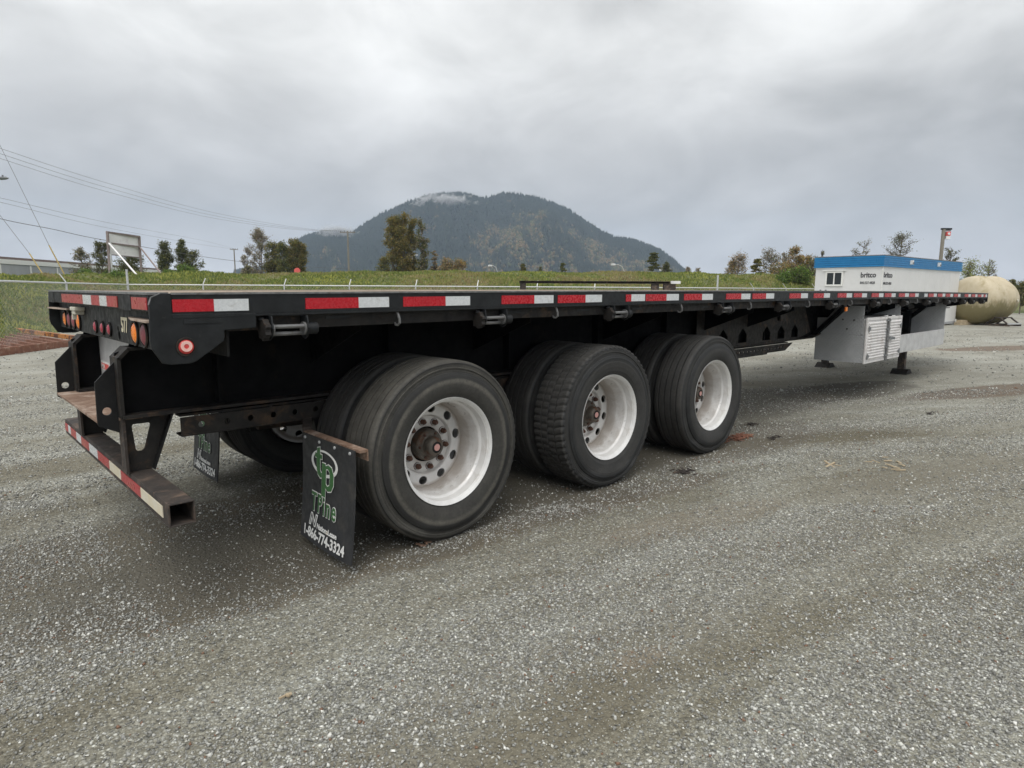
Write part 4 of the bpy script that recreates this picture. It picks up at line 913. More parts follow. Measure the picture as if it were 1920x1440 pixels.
obox(.0, LX, -.012, 0, ZT-.455, ZT-.425, 'trim', M['bld_trim']); obox(-.012, 0, 0, LY, ZT-.455, ZT-.425, 'trim', M['bld_trim']); obox(-.02, .05, -.02, -.0005, ZB, ZT-.46, 'corner_trim', M['bld_trim'])
w0, w1 = 1.36, 2.02
wf_ = MB().plate([[(w0, 1.66), (w1, 1.66), (w1, 2.22), (w0, 2.22)], [(w0+.055, 1.72), ((w0+w1)/2-.02, 1.72), ((w0+w1)/2-.02, 2.16), (w0+.055, 2.16)], [((w0+w1)/2+.02, 1.72), (w1-.055, 1.72), (w1-.055, 2.16), ((w0+w1)/2+.02, 2.16)]], lambda u, v, w: (-.04+w, Yl(u), v), .05).build('window', M['bld_trim'], OB)
for a, b_ in ((w0+.055, (w0+w1)/2-.02), ((w0+w1)/2+.02, w1-.055)):
    obox(-.012, -.004, a, b_, 1.72, 2.16, 'pane', M['glass'], wf_)
obox(-.06, 0, w0-.1, w1+.1, 2.23, 2.26, 'window_hood', M['bld_trim'], OB)
for y in (1.95, 2.15): obox(-.05, 0, y, y+.05, 1.28, 1.52, 'bracket', M['lampgrey'], OB)
for x in (1.2, 4.2, 7.4): obox(x, x+.5, .1, LY-.1, .0, ZB-.002, 'support_block', M['timber'], OB)
# lettering on both walls beside the corner
e1 = Vector((0, -sgn, 0)) 
text('company_name', 'britco', .26, (-.004, Yl(.74), 1.98), (0, -sgn, 0), (0, 0, 1), M['grey_print'], OB, .003, .008, .86)
text('phone_text', '800.527.4828', .12, (-.004, Yl(.74), 1.74), (0, -sgn, 0), (0, 0, 1), M['grey_print'], OB, .003, .003, .80)
text('company_name', 'britco', .26, (.15, -.004*1, 1.98), (1, 0, 0), (0, 0, 1), M['grey_print'], OB, .003, .010, 1.25) if sgn > 0 else None
text('phone_text', '800.527.4828', .12, (.15, -.004*1, 1.72), (1, 0, 0), (0, 0, 1), M['grey_print'], OB, .003, .004, 1.15) if sgn > 0 else None

# ------------------------------------------------------------------ tank behind the office
TK = empty('storage_tank', gp(1856, 29.2), label='big tan fibreglass tank lying on its side beyond the site office', cat='tank')
ta = (LD(21.0, 27.3)-LD(17.5, 25.8)).normalized(); TK.rotation_euler = (0, 0, math.atan2(ta.y, ta.x))
pr = [(-1.75, .02), (-1.72, .4), (-1.62, .7), (-1.45, .9), (-1.2, 1.0)]+[(-1.2+.3*k, 1.0+(.01 if k % 3 == 1 else 0)) for k in range(1, 5)]+[(.06, 1.02), (.10, 1.02), (.14, .985), (.4, .93), (.65, .85), (.9, .74), (1.12, .60), (1.28, .46), (1.37, .30), (1.41, .15), (1.42, .001)]
MB().lathe([(a*1.0, r*1.06) for a, r in pr], (0, 0, 1.10), 'X', 48).build('shell', M['tank'], TK, smooth=True)
MB().lathe([(-1.0, 1.06), (-.96, 1.085), (-.90, 1.085), (-.86, 1.06)], (0, 0, 1.10), 'X', 48).build('rib', M['tank'], TK, smooth=True)
MB().cyl((.3, -.93, 1.1), (.3, -1.06, 1.1), .05, 12).build('nozzle', M['plastic_white'], TK)
BL = gp(1815, 28.6); MB().box(-.5, .5, -.12, .12, 0, .13).box(-.4, .45, -.1, .1, .1305, .22).build('timber_block', M['timber'], None, loc=BL, label='brown timber blocks under the left end of the tan tank', cat='block').rotation_euler = (0, 0, TK.rotation_euler.z)
RK = empty('steel_cradle', gp(1888, 28), TK.rotation_euler.z, label='small rusty steel cradle under the rounded end of the tank', cat='cradle')
for x in (-.45, .35): MB().box(x, x+.08, -.5, .5, 0, .08).build('skid', M['rust_dark'], RK); MB().bar((x+.04, -.45, .08), (x+.04, -.1, .34), .06, .05).bar((x+.04, .45, .08), (x+.04, .1, .34), .06, .05).build('brace', M['rust_dark'], RK)
MB().box(-.45, .43, -.5, -.44, .081, .14).build('crossbar', M['galv'], RK); MB().box(-.45, .43, -.12, .12, .341, .38).build('saddle', M['rust_dark'], RK)

# ------------------------------------------------------------------ rusty frame left, rusty rack behind
fa, fb, fc = gp(-60, 12.9, 0), gp(143, 16.3, 0), gp(-420, 22.0, 0)
FR = empty('rusty_rack', fb, label='low rusty steel frame of parallel bars lying on gravel at left', cat='frame')
o_ = fb; da = (fa-fb); dl = (gp(0, 20.4)-fb).normalized(); LL = 9.
def frbar(a, b_, w, z0, z1, name, mat): a = a-o_; b_ = b_-o_; a.z = b_.z = (z0+z1)/2; MB().bar(a, b_, w, z1-z0).build(name, mat, FR, bevel=.004)
frbar(fb, fa, .06, .0, .165, 'end_beam', M['rust_red'])
frbar(fb+dl*.03, fb+dl*LL, .10, .10, .215, 'painted_rail', M['rust_orange'])
for k in range(1, 9):
    s_ = fb+da*(k/9.); frbar(s_+dl*.04, s_+dl*LL, .05, .06, .135, 'bar', M['rust_red'])
for k in (3., 6.): frbar(fb+dl*k, fa+dl*k, .06, .0, .058, 'cross_bar', M['rust_red'])
sB = Vector(gp(1120, 18.5)); RKX = empty('steel_stand', sB, math.atan2(HR[1], HR[0]), label='long rusty steel beam on stub legs showing above the trailer deck', cat='beam')
MB().box(-2.25, 2.08, -.10, .10, 1.645, 1.655).box(-2.25, 2.08, -.012, .012, 1.6551, 1.705).box(-2.25, 2.08, -.10, .10, 1.7051, 1.718).build('beam', M['rust_dark'], RKX)
for x, w_ in ((-2.23, .17), (1.56, .2), (1.9, .34)): MB().box(x, x+w_, -.08, .08, 0, 1.644).build('leg', M['rust_dark'], RKX)
MB().box(-2.2, 2.2, -.4, -.3, .0, .12).box(-2.2, 2.2, .3, .4, .0, .12).build('foot_beam', M['rust_dark'], RKX)
MB().box(2.09, 2.36, -.12, -.02, 1.65, 1.73).build('end_tag', M['lampwhite'], RKX)

# ------------------------------------------------------------------ billboard back
def P(px, py, D): return V3(at(px, py, D))
BD = 43.; bo = gp(230, BD, 0)
BB = empty('sign_board', bo, label='back of a weathered white sign board on brown posts atop the bank', cat='sign')
def pt(px, py, D=BD): return P(px, py, D)-bo
tl_, tr_, bl_, br_ = pt(202, 437, 42.5), pt(261, 444, 44.5), pt(203, 477, 42.5), pt(262, 483, 44.5)
off = Vector((HD[0], HD[1], 0))*.12
MB().add([tl_+off, tr_+off, br_+off, bl_+off, tl_+off*1.6, tr_+off*1.6, br_+off*1.6, bl_+off*1.6], [(0, 1, 2, 3), (7, 6, 5, 4), (0, 4, 5, 1), (1, 5, 6, 2), (2, 6, 7, 3), (3, 7, 4, 0)]).build('panel', M['board'], BB)
for nm, a, b_, w_ in (('post', pt(201, 434, 42.5), pt(207, 525, 42.5), .14), ('post', pt(261, 443, 44.5), pt(266, 522, 44.5), .12), ('rail', pt(199, 435, 42.5), pt(262, 444, 44.5), .13), ('rail', pt(199, 455, 42.5), pt(263, 463, 44.5), .11), ('rail', pt(203, 477, 42.5), pt(262, 483, 44.5), .06)):
    MB().bar(a, b_, w_, w_*.7, (HD[0], HD[1], 0)).build(nm, M['post_brown'], BB)
MB().bar(pt(204, 456, 42.4), pt(262, 522, 39.5), .09, .06).build('brace', M['board'], BB); MB().bar(pt(263, 464, 44.4), pt(305, 517, 41.5), .08, .06).build('brace', M['post_brown'], BB)
SP = MB().cyl((0, 0, 0), (0, 0, 3.6), .05, 8).build('metal_post', M['galv'], None, loc=gp(213, 41), smooth=True, label='thin pale metal post standing just under the sign board', cat='post')

# ------------------------------------------------------------------ long grey shed
z5 = 5.2
SA, SB_ = LD((-260-960)/1190*58, 58), gp(410, 158)
SH = empty('warehouse', SA, math.atan2((SB_-SA).y, (SB_-SA).x), label='long low grey metal warehouse stretching behind the left bank', cat='building')
SL = (SB_-SA).length; back = -Vector((HR[0], HR[1], 0)); s2 = 1 if Vector((-(SB_-SA).y, (SB_-SA).x, 0)).dot(back) > 0 else -1
def shb(x0, x1, y0, y1, z0, z1, nm, mat): ya, yb_ = sorted((s2*y0, s2*y1)); return MB().box(x0, x1, ya, yb_, z0, z1).build(nm, mat, SH)
wl_ = shb(0, SL, 0, 30, 0, z5-.9, 'wall', M['greywall'])
shb(0, SL, -.12, 30, z5-.9, z5-.35, 'gutter_band', M['bld_trim']); shb(0, SL, -.05, 30, z5-.35, z5-.05, 'roof_edge', M['brownroof'])
for x in np.arange(2, SL-2, 6.): shb(x, x+.3, -.06, -.005, 0, z5-1., 'wall_rib', M['bld_trim'])
shb(SL*.34, SL*.56, -.1, -.01, 0, 3.0, 'loading_door', M['dark'])

# ------------------------------------------------------------------ poles, wires, lamps
def upole(px, ytop, D, arm, label, n_arm=1, r=.16, mat='pole_wood', name='utility_pole', cat='pole'):
    b0 = gp(px, D, 0, (ytop+515)/2); zt = at(px, ytop, D)[2]
    e = empty(name, b0, label=label, cat=cat)
    MB().tube([(0, 0, 0), (0, 0, zt)], [r, r*.65], 10).build('pole', M[mat], e, smooth=True)
    for k in range(n_arm):
        z = zt-.25-k*1.6; v = Vector((HR[0], HR[1], 0))*arm/2; k_ = MB().bar(Vector((0, 0, z))-v, Vector((0, 0, z))+v, .14, .16).build('crossarm', M[mat], e)
        for s in (-.9, -.4, .4, .9): MB().cyl(v*s+Vector((0, 0, z+.08)), v*s+Vector((0, 0, z+.32)), .06, 8).build('insulator', M['lampgrey'], k_)
    return e, zt
pA, zA = upole(653, 433, 115, 2.7, 'tall grey timber utility pole with crossarm in front of the mountain', 1, .22)
upole(440, 466, 170, 2.1, 'distant utility pole with crossarm left of the bare trees', 1, .2)
upole(522, 481, 120, 2.4, 'pale pole with crossarm standing among the brown trees', 1, .15, 'galv')
upole(773, 475, 100, 1.8, 'short pale pole with crossarm before the big golden tree', 1, .16, 'galv')
upole(297, 490, 190, 2.0, 'tiny far utility pole seen between sign brace and dark trees', 1, .2)
pL, zL = upole(-130, 225, 40, 2.4, 'timber utility pole just beyond the left edge of the picture', 1, .17)
upole(1345, 500, 60, .0, 'x', 0) if False else None
def wire(name, pts_px, r, label, sag_n=24):
    """pts_px: (px, py, D) control points; runs through them as one smooth hanging line"""
    C_ = [V3(at(*q)) for q in pts_px]; P_ = []
    for i in range(len(C_)-1):
        p0 = C_[max(i-1, 0)]; p1, p2 = C_[i], C_[i+1]; p3 = C_[min(i+2, len(C_)-1)]
        for k in range(sag_n if len(C_) < 4 else 8):
            t_ = k/(sag_n if len(C_) < 4 else 8); t2, t3 = t_*t_, t_**3
            P_.append(.5*((2*p1)+(p2-p0)*t_+(2*p0-5*p1+4*p2-p3)*t2+(3*p1-p0-3*p2+p3)*t3))
    P_.append(C_[-1]); o3 = P_[0].copy()
    return MB().tube([p-o3 for p in P_], r, 5).build(name, M['wire'], None, loc=o3, label=label, cat='cable')
for dy, e_, lab in ((0, 0, 'topmost of the three parallel power lines at left'), (10, 5, 'middle one of the three parallel power lines at left'), (19, 11, 'lowest of the three parallel power lines at left')):
    wire('power_line', [(-130, 232+dy*1.1, 40), (0, 278+dy, 46), (200, 343+dy*.85, 62), (400, 398.5+dy*.55, 84), (560, 427+dy*.2, 104), (642 if dy < 5 else (650 if dy < 12 else 663), 433.5, 115)], .013, lab)['group'] = 'power lines running to the tall pole'
wire('power_line', [(-130, 345, 48), (0, 371, 56), (200, 417, 84), (380, 451, 130), (438, 466, 168)], .014, 'upper of two faint lines below the three parallel power lines')
wire('power_line', [(-130, 355, 48), (0, 379, 56), (200, 427, 84), (380, 459, 130), (442, 467, 168)], .014, 'lower of two faint lines below the three parallel power lines')
wire('phone_cable', [(-130, 372, 40), (0, 410, 46), (100, 430, 52), (200, 451, 60), (400, 484, 82), (520, 497, 98), (652, 504, 115)], .024, 'thick dark cable passing behind the sign board')
wire('phone_cable', [(652, 440, 115), (640, 505, 116)], .001, 'x') if False else None
for (a, b_, c_, lab) in (((-60, 150, 39), (92, 460, 38.3), (127, 519, 38), 'guy wire with yellow sleeve nearer the sign board'), ((-130, 235, 40), (55, 475, 38.4), (90, 521, 38), 'guy wire with yellow sleeve nearer the left edge')):
    p0, p1, p2 = (V3(at(*q)) for q in (a, b_, c_)); gy = empty('guy_wire', p2, label=lab, cat='guy wire')
    MB().tube([p0-p2, p1-p2], .012, 6).build('strand', M['wire'], gy); MB().tube([p1-p2, Vector((0, 0, -.3))], .035, 8).build('sleeve', M['yellow'], gy, smooth=True)
# street lamp at far left, only its head reaches into the picture
sb = gp(-190, 46, 0); sh = V3(at(9, 334, 44)); slp = empty('street_lamp', sb, label='grey street lamp head reaching in at the far left edge', cat='street lamp')
MB().tube([(0, 0, 0), (0, 0, sh.z-.6), ], [.11, .08], 10).build('pole', M['lampgrey'], slp, smooth=True)
hh_ = sh-sb; MB().tube([(0, 0, sh.z-.62), (hh_.x*.3, hh_.y*.3, sh.z+.1), (hh_.x*.8, hh_.y*.8, sh.z+.06), (hh_.x*.92, hh_.y*.92, sh.z)], .04, 8).build('arm', M['lampgrey'], slp, smooth=True)
dr = Vector((hh_.x, hh_.y, 0)).normalized(); MB().tube([hh_-dr*.5, hh_-dr*.3, hh_+dr*.1, hh_+dr*.3], [.05, .12, .10, .03], 8).build('lamp_head', M['lampgrey'], slp, smooth=True)
MB().cyl(hh_-dr*.15+Vector((0, 0, .1)), hh_-dr*.15+Vector((0, 0, .2)), .05, 8).build('photocell', M['lampgrey'], slp)
for (px, py, ex_, D, lab) in ((1150, 497, 20, 120, 'curved white street lamp right of the mountain forest edge'), (919, 499, 14, 130, 'small street lamp with white head at mid mountain foot'), (1240, 507, 14, 130, 'tiny street lamp head left of the conifer foot')):
    pb = gp(px+ex_, D, 0); hd = V3(at(px, py, D))-pb; e = empty('street_lamp', pb, label=lab, cat='street lamp', group='street lamps beyond the bank')
    MB().tube([(0, 0, 0), (0, 0, hd.z-1.2), Vector((hd.x*.25, hd.y*.25, hd.z-.2)), Vector((hd.x*.6, hd.y*.6, hd.z+.12)), Vector((hd.x*.9, hd.y*.9, hd.z+.02))], [.1, .08, .06, .06, .05], 8).build('pole', M['galv'], e, smooth=True)
    MB().box(hd.x-.35, hd.x+.3, hd.y-.35, hd.y+.3, hd.z-.1, hd.z+.25).build('lamp_head', M['lampwhite'], e, bevel=.08)
# red road sign beyond the bank
sg = gp(559, 75, 0); zs = at(559, 508, 75)[2]; e = empty('road_sign', sg, label='small red octagonal road sign above the bank by brown trees', cat='sign')
MB().cyl((0, 0, 0), (0, 0, zs), .04, 8).build('post', M['galv'], e)
vr = Vector((HR[0], HR[1], 0)); MB().add([vr*(.38*math.cos(R(22.5+45*k)))+Vector((-HD[0]*.05, -HD[1]*.05, zs+.38*math.sin(R(22.5+45*k)))) for k in range(8)]+[vr*(.38*math.cos(R(22.5+45*k)))+Vector((-HD[0]*.08, -HD[1]*.08, zs+.38*math.sin(R(22.5+45*k)))) for k in range(8)], [tuple(range(8)), tuple(range(15, 7, -1))]+[(k, (k+1) % 8, 8+(k+1) % 8, 8+k) for k in range(8)]).build('sign_face', M['signred'], e)
# camera pole behind the office
cb_ = gp(1767, 32.5, 0, 455); zt = at(1768, 430, 32.5)[2]; e = empty('camera_pole', cb_, label='grey pole with floodlights and a red and white box behind the office', cat='pole')
MB().cyl((0, 0, 0), (0, 0, zt), .085, 10).build('pole', M['pole_wood'], e, smooth=True)
v = Vector((HR[0], HR[1], 0)); q = v*.2
MB().bar(v*-.12+Vector((0, 0, zt+.02)), v*.38+Vector((0, 0, zt+.02)), .12, .08).build('head_bracket', M['dark'], e)
MB().bar(q+Vector((0, 0, zt-.12)), q+Vector((0, 0, zt-.32)), .2, .22, (HD[0], HD[1], 0)).build('red_box', M['signred'], e); MB().cyl(q+Vector((-HD[0]*.12, -HD[1]*.12, zt-.22)), q+Vector((-HD[0]*.14, -HD[1]*.14, zt-.22)), .06, 12).build('emblem', M['lampwhite'], e)
MB().bar(q+Vector((0, 0, zt-.33)), q+Vector((0, 0, zt-.48)), .2, .2, (HD[0], HD[1], 0)).build('white_box', M['lampwhite'], e)
MB().bar(v*.0+Vector((0, 0, zt-.06)), v*.34+Vector((0, 0, zt-.06)), .1, .06).build('lamp_bar', M['lampgrey'], e)

# ------------------------------------------------------------------ trees
def tree(name, px, ytop, ybase, D, wpx, pal, dens, label, cat='tree', shape='round', bark='bark', twig=1.0, group=None, seed=0, leaf=.12):
    """wpx: crown width in photo pixels; shape: round, column, cone, sparse"""
    rs = np.random.default_rng(seed or int(px*7+D)); rr = random.Random(int(px*13+D))
    base = gp(px, D, 0, (ytop+ybase)/2); zb_ = at(px, ybase, D)[2]; zt = at(px, ytop, D)[2]; H = zt*1.03; hw = wpx/2*D/1190; crown0 = max(zb_*.9, .4)
    e = empty(name, base, label=label, cat=cat)
    if group: e['group'] = group
    tr = MB(); segs = 7; pts, rad = [], []
    lean = rr.uniform(-.03, .03)*H
    for i in range(segs):
        t_ = i/(segs-1); pts.append((lean*t_+rr.uniform(-.02, .02)*H*t_*.5, rr.uniform(-.02, .02)*H*t_*.5, H*.96*t_)); rad.append(max(.02, H*.013*(1-t_)**1.0+.012))
    tr.tube(pts, rad, 7); tips = []
    nl = int((34 if shape != 'cone' else 40)*twig)
    for k in range(nl):
        t_ = rr.uniform(.15, .97); z = crown0+(H*.97-crown0)*t_
        if shape == 'cone': w_ = hw*(1-t_)**.85+.1
        elif shape == 'column': w_ = hw*(.55+.45*math.sin(math.pi*min(1, t_*1.05)))*(1 if t_ < .75 else .75)
        elif shape == 'sparse': w_ = hw*(.55+.6*math.sin(math.pi*t_**.8))
        else: w_ = hw*max(.2, math.sin(math.pi*(.12+.82*t_)))
        a = rr.uniform(0, 6.28); w_ *= rr.uniform(.5, 1.08); zz = z-(H-crown0)*(.13 if shape != 'cone' else -.02)*rr.uniform(.5, 1.3)
        tt_ = min(max(zz/(H*.96), 0), 1); i0 = min(int(tt_*(segs-1)), segs-2); fr = tt_*(segs-1)-i0
        s0 = Vector(pts[i0]).lerp(Vector(pts[i0+1]), fr); tip = Vector((s0.x+math.cos(a)*w_, s0.y+math.sin(a)*w_, z))
        midp = s0.lerp(tip, .5)+Vector((0, 0, -.04*H*rr.random() if shape != 'cone' else 0))
        r0 = H*.0042+.008; tr.tube([s0, midp, tip], [r0, r0*.7, r0*.3], 5, False); tips.append((s0, midp, tip, w_))
        for _ in range((9 if shape == 'sparse' else 6) if shape != 'cone' else 1):
            st = midp.lerp(tip, rr.uniform(0, .9)); dv = Vector((rr.uniform(-1, 1), rr.uniform(-1, 1), rr.uniform(.2, 1.3))).normalized()*hw*rr.uniform(.2, .5)
            if shape == 'cone': dv.z *= .1
            tr.tube([st, st+dv], [r0*.45, r0*.15], 4, False); tips.append((st, st+dv*.5, st+dv, .4*w_))
    tr.build('trunk', M[bark], e)
    n_ = int(dens*(2.2 if shape == 'sparse' else 1.6)); leaf = leaf*(.62 if shape == 'sparse' else .78); ti = rs.integers(0, len(tips), n_); u = rs.random(n_)**.7
    A0 = np.array([tuple(t_[1]) for t_ in tips])[ti]; A1 = np.array([tuple(t_[2]) for t_ in tips])[ti]
    sp_ = hw*(.12 if shape in ('sparse', 'cone') else .16)
    Cc = A0*(1-u)[:, None]+A1*u[:, None]+rs.normal(0, sp_, (n_, 3))*np.array([1, 1, .9 if shape != 'cone' else .35])
    Cc[:, 2] = np.maximum(Cc[:, 2], .2)
    sz = leaf*rs.uniform(.5, 1.5, n_)*D/90
    d1 = rs.normal(0, 1, (n_, 3)); d1 /= np.linalg.norm(d1, axis=1)[:, None]; d2 = rs.normal(0, 1, (n_, 3)); d2 -= (d1*d2).sum(1)[:, None]*d1; d2 /= np.linalg.norm(d2, axis=1)[:, None]
    V = np.stack([Cc-d1*sz[:, None], Cc+d1*sz[:, None]*.6+d2*sz[:, None]*.7, Cc+d1*sz[:, None]*.3-d2*sz[:, None]*.8], 1).reshape(-1, 3)
    cl = rs.normal(0, 1, (len(tips), 1))[ti]*.22; g = np.clip(rs.random((n_, 1))+cl, 0, .999)
    pal = np.array(pal); c = pal[(g[:, 0]*len(pal)).astype(int)]*rs.uniform(.65, 1.35, (n_, 1))
    npmesh('crown', V, np.arange(n_*3).reshape(-1, 3), M['leaf'], col=np.repeat(c, 3, 0), parent=e)
    return e
GOLD = [(c[0]*2.2, c[1]*2.55, c[2]*2.4) for c in [(.115, .075, .025), (.15, .095, .032), (.085, .065, .024), (.065, .062, .024)]]
OLIVE = [(.05, .055, .022), (.075, .075, .028), (.10, .085, .03), (.04, .05, .022)]
DARK = [(.022, .03, .016), (.032, .042, .02), (.045, .052, .025), (.028, .034, .018)]
GREYB = [(.11, .085, .07), (.14, .11, .085), (.085, .07, .05), (.075, .08, .045)]
RUSTY = [(.16, .075, .03), (.13, .07, .035), (.10, .075, .035), (.18, .10, .05)]
GRN = [(.05, .085, .02), (.08, .12, .03), (.11, .14, .04), (.06, .09, .03)]
YGR = [(.13, .14, .05), (.16, .16, .06), (.10, .12, .04)]
br_ = lambda p_, k: [(a*k*1.05, b2*k*1.08, c2*k) for a, b2, c2 in p_]
OLIVE, DARK, GREYB, RUSTY, GRN, YGR = br_(OLIVE, 2.2), [(a*1.25, g_, b_*.9) for a, g_, b_ in br_(DARK, 3.3)], br_(GREYB, 2.8), [(a, g_*1.25, b_*1.2) for a, g_, b_ in br_(RUSTY, 2.4)], br_(GRN, 1.9), br_(YGR, 2.0)
tree('bare_tree', 490, 429, 520, 95, 40, GREYB, 2600, 'tall thin half bare tree, leftmost of the brown clump', shape='sparse', twig=1.6)
tree('olive_tree', 512, 452, 520, 92, 34, OLIVE+GOLD[:1], 3600, 'dense olive tree next right of the tall half bare tree', shape='round')
tree('olive_tree', 530, 450, 520, 90, 26, OLIVE, 2600, 'slim olive tree behind the pale crossarm pole', shape='column')
tree('golden_tree', 548, 446, 520, 92, 30, GOLD+OLIVE[:2], 3600, 'gold and olive tree left of the red road sign', shape='column')
tree('golden_tree', 566, 452, 520, 93, 28, GOLD+OLIVE[:2], 3600, 'rightmost tree of the brown clump against the mountain', shape='round')
tree('bare_tree', 466, 463, 520, 110, 22, GREYB, 700, 'very thin bare little tree left of the brown clump', shape='sparse')
tree('bush', 462, 500, 522, 90, 20, DARK+GREYB, 900, 'small grey bush at the left foot of the brown clump', shape='round', cat='bush')
tree('poplar_tree', 735, 405, 520, 88, 34, GOLD, 6500, 'left half of the big golden column of poplars', shape='column')
tree('poplar_tree', 757, 401, 520, 88, 36, GOLD, 7500, 'tallest golden poplar in the big column, centre', shape='column')
tree('poplar_tree', 772, 410, 520, 90, 26, GOLD+OLIVE[:1], 4200, 'golden poplar behind the short pale pole', shape='column')
tree('thin_tree', 793, 411, 520, 88, 26, OLIVE+GREYB[:1], 2600, 'thin open tree right of the big golden poplars', shape='column', twig=1.3)
tree('bush', 722, 484, 520, 86, 26, GOLD+OLIVE, 1500, 'low brown bush at the left foot of the golden poplars', cat='bush')
tree('small_tree', 815, 468, 520, 90, 22, GREYB+RUSTY[:1], 1500, 'small pointed brown tree right of the golden poplars', shape='cone')
tree('bush', 838, 486, 520, 88, 34, RUSTY+GREYB, 1900, 'wide rusty brown bush right of the small pointed tree', cat='bush')
tree('bush', 862, 488, 520, 88, 30, RUSTY+GREYB+OLIVE[:1], 1700, 'rightmost rusty bush of the row right of the poplars', cat='bush')
tree('dark_tree', 312, 455, 520, 78, 30, DARK+OLIVE[:2], 3600, 'dark green tree right of the sign board, left of a pair', shape='column')
tree('dark_tree', 343, 450, 520, 78, 24, DARK+OLIVE[:2], 3200, 'tallest dark green tree of the pair right of the sign', shape='column')
tree('dark_tree', 362, 472, 522, 78, 34, DARK+OLIVE[:2], 2800, 'low spreading dark tree right of the tallest dark one', shape='round')
tree('grey_tree', 155, 466, 522, 55, 34, GREYB+DARK, 900, 'sparse grey leaved shrub tree left of the sign board', shape='sparse', leaf=.14)
tree('dark_tree', 188, 454, 524, 52, 34, DARK, 1900, 'dark shrub tree touching the left post of the sign', shape='sparse', leaf=.14)
tree('dark_tree', 246, 478, 522, 60, 50, DARK+OLIVE[:1], 3000, 'dark round tree seen under and behind the sign board', shape='round')
tree('conifer', 1223, 474, 520, 95, 34, DARK+OLIVE[:2], 3400, 'lone dark conifer at the right foot of the mountain', shape='cone')
tree('bush', 1250, 494, 518, 95, 18, DARK, 700, 'small dark bush just right of the lone conifer', cat='bush')
tree('bush', 981, 494, 516, 85, 16, DARK+GOLD[:1], 700, 'small pointed bush on the bank in front of the mountain', cat='bush', shape='cone')
tree('bush', 1056, 493, 516, 85, 16, DARK+OLIVE, 600, 'second small bush on the bank, below the autumn forest', cat='bush', shape='cone')
tree('bush', 1012, 500, 516, 85, 10, DARK, 300, 'tiny bush between the two small bushes before the mountain', cat='bush')
tree('bush', 1290, 500, 520, 85, 14, GREYB, 260, 'small thin grey bush beyond the mountain foot, nearest it', cat='bush', shape='sparse')
tree('bush', 1309, 502, 520, 85, 14, GREYB, 260, 'small thin grey bush beyond the mountain foot, further right', cat='bush', shape='sparse')
for px, yt, D, w_, pal, dn, sh_, lab in ((1384, 481, 66, 32, GREYB+RUSTY[:1], 700, 'sparse', 'pinkish bare tree, leftmost right of the mountain'), (1370, 495, 66, 22, RUSTY+GREYB, 500, 'round', 'low reddish bush under the pinkish bare tree'), (1418, 489, 62, 26, OLIVE+GOLD[:2], 1500, 'cone', 'pointed olive tree between two bare trees'),
                                  (1447, 469, 64, 34, GREYB+DARK[:1], 750, 'sparse', 'tall grey bare tree left of the orange trees'), (1472, 477, 66, 18, GREYB, 300, 'sparse', 'slender bare tree touching the orange trees'), (1487, 468, 60, 24, RUSTY+GREYB, 1500, 'column', 'tallest orange leaved tree left of the office'),
                                  (1500, 484, 60, 22, RUSTY, 1100, 'column', 'orange tree nearest the tallest orange one'), (1516, 485, 58, 24, RUSTY[:2]+OLIVE, 1000, 'column', 'brown tree halfway between orange trees and office'), (1526, 486, 55, 20, DARK+GREYB, 600, 'sparse', 'dark sparse tree just left of the office corner'), (1460, 500, 56, 30, OLIVE+RUSTY, 900, 'round', 'low brown bush in front of the bare trees')):
    tree('autumn_tree', px, yt-4, 524, D, w_*1.3, pal, dn*1.35, lab, shape=sh_, leaf=.12)
tree('bush', 1500, 506, 530, 46, 46, GRN+OLIVE[:1], 2600, 'bright green bush on the bank just left of the office', cat='bush', leaf=.13)
tree('bush', 1470, 512, 530, 46, 34, GRN, 1500, 'bright green low bush further left on the bank', cat='bush', leaf=.13)
tree('tall_tree', 1539, 467, 520, 60, 12, DARK, 160, 'thin dark tree top rising over the office left corner', shape='sparse')
tree('bare_tree', 1617, 450, 520, 60, 40, GREYB[:2]+OLIVE, 420, 'grey leaved tree top over the middle of the office', shape='sparse', leaf=.13)
tree('dark_tree', 1688, 437, 520, 56, 50, DARK, 650, 'dark ragged tree top over the office corner', shape='sparse', leaf=.13)
tree('dark_tree', 1782, 463, 525, 50, 28, DARK, 420, 'dark little tree right behind the camera pole', shape='sparse', leaf=.13)
tree('willow', 1818, 490, 540, 40, 60, YGR+OLIVE[:1], 1500, 'yellow green shrub arching above the tank', cat='shrub', leaf=.12)
# the arching leafy branch of that shrub
tree('willow', 1852, 484, 545, 41, 26, YGR, 260, 'thin yellow green shoot right of the arching shrub', cat='shrub', shape='sparse', leaf=.12)
for i, (px, yt, D, w_) in enumerate(((1880, 528, 44, 26), (1898, 524, 46, 22), (1915, 530, 43, 30), (1945, 526, 45, 40), (1990, 528, 47, 50))):
    tree('hedge_shrub', px, yt, 585, D, w_, OLIVE+DARK+GREYB[:1], 1500, ['olive shrub touching the rounded end of the tank', 'tallest thin olive shrub at the right edge', 'bushy olive shrub at the very right edge', 'olive shrub beyond the right edge', 'wide olive shrub far beyond the right edge'][i], cat='shrub', shape='round', leaf=.14)
for i, (px, yt, D, w_) in enumerate(((350, 503, 42, 40), (318, 508, 42, 26), (160, 508, 38, 30), (215, 512, 39, 40), (385, 509, 43, 22))):
    tree('weed_clump', px, yt, 524, D, w_, GRN, 1500, ['largest bright green weed clump right of the sign brace', 'small green weeds at the foot of the right sign brace', 'green weeds on the bank left of the sign posts', 'green weeds between the feet of the sign posts', 'small green weeds right of the largest weed clump'][i], cat='weeds', leaf=.12)

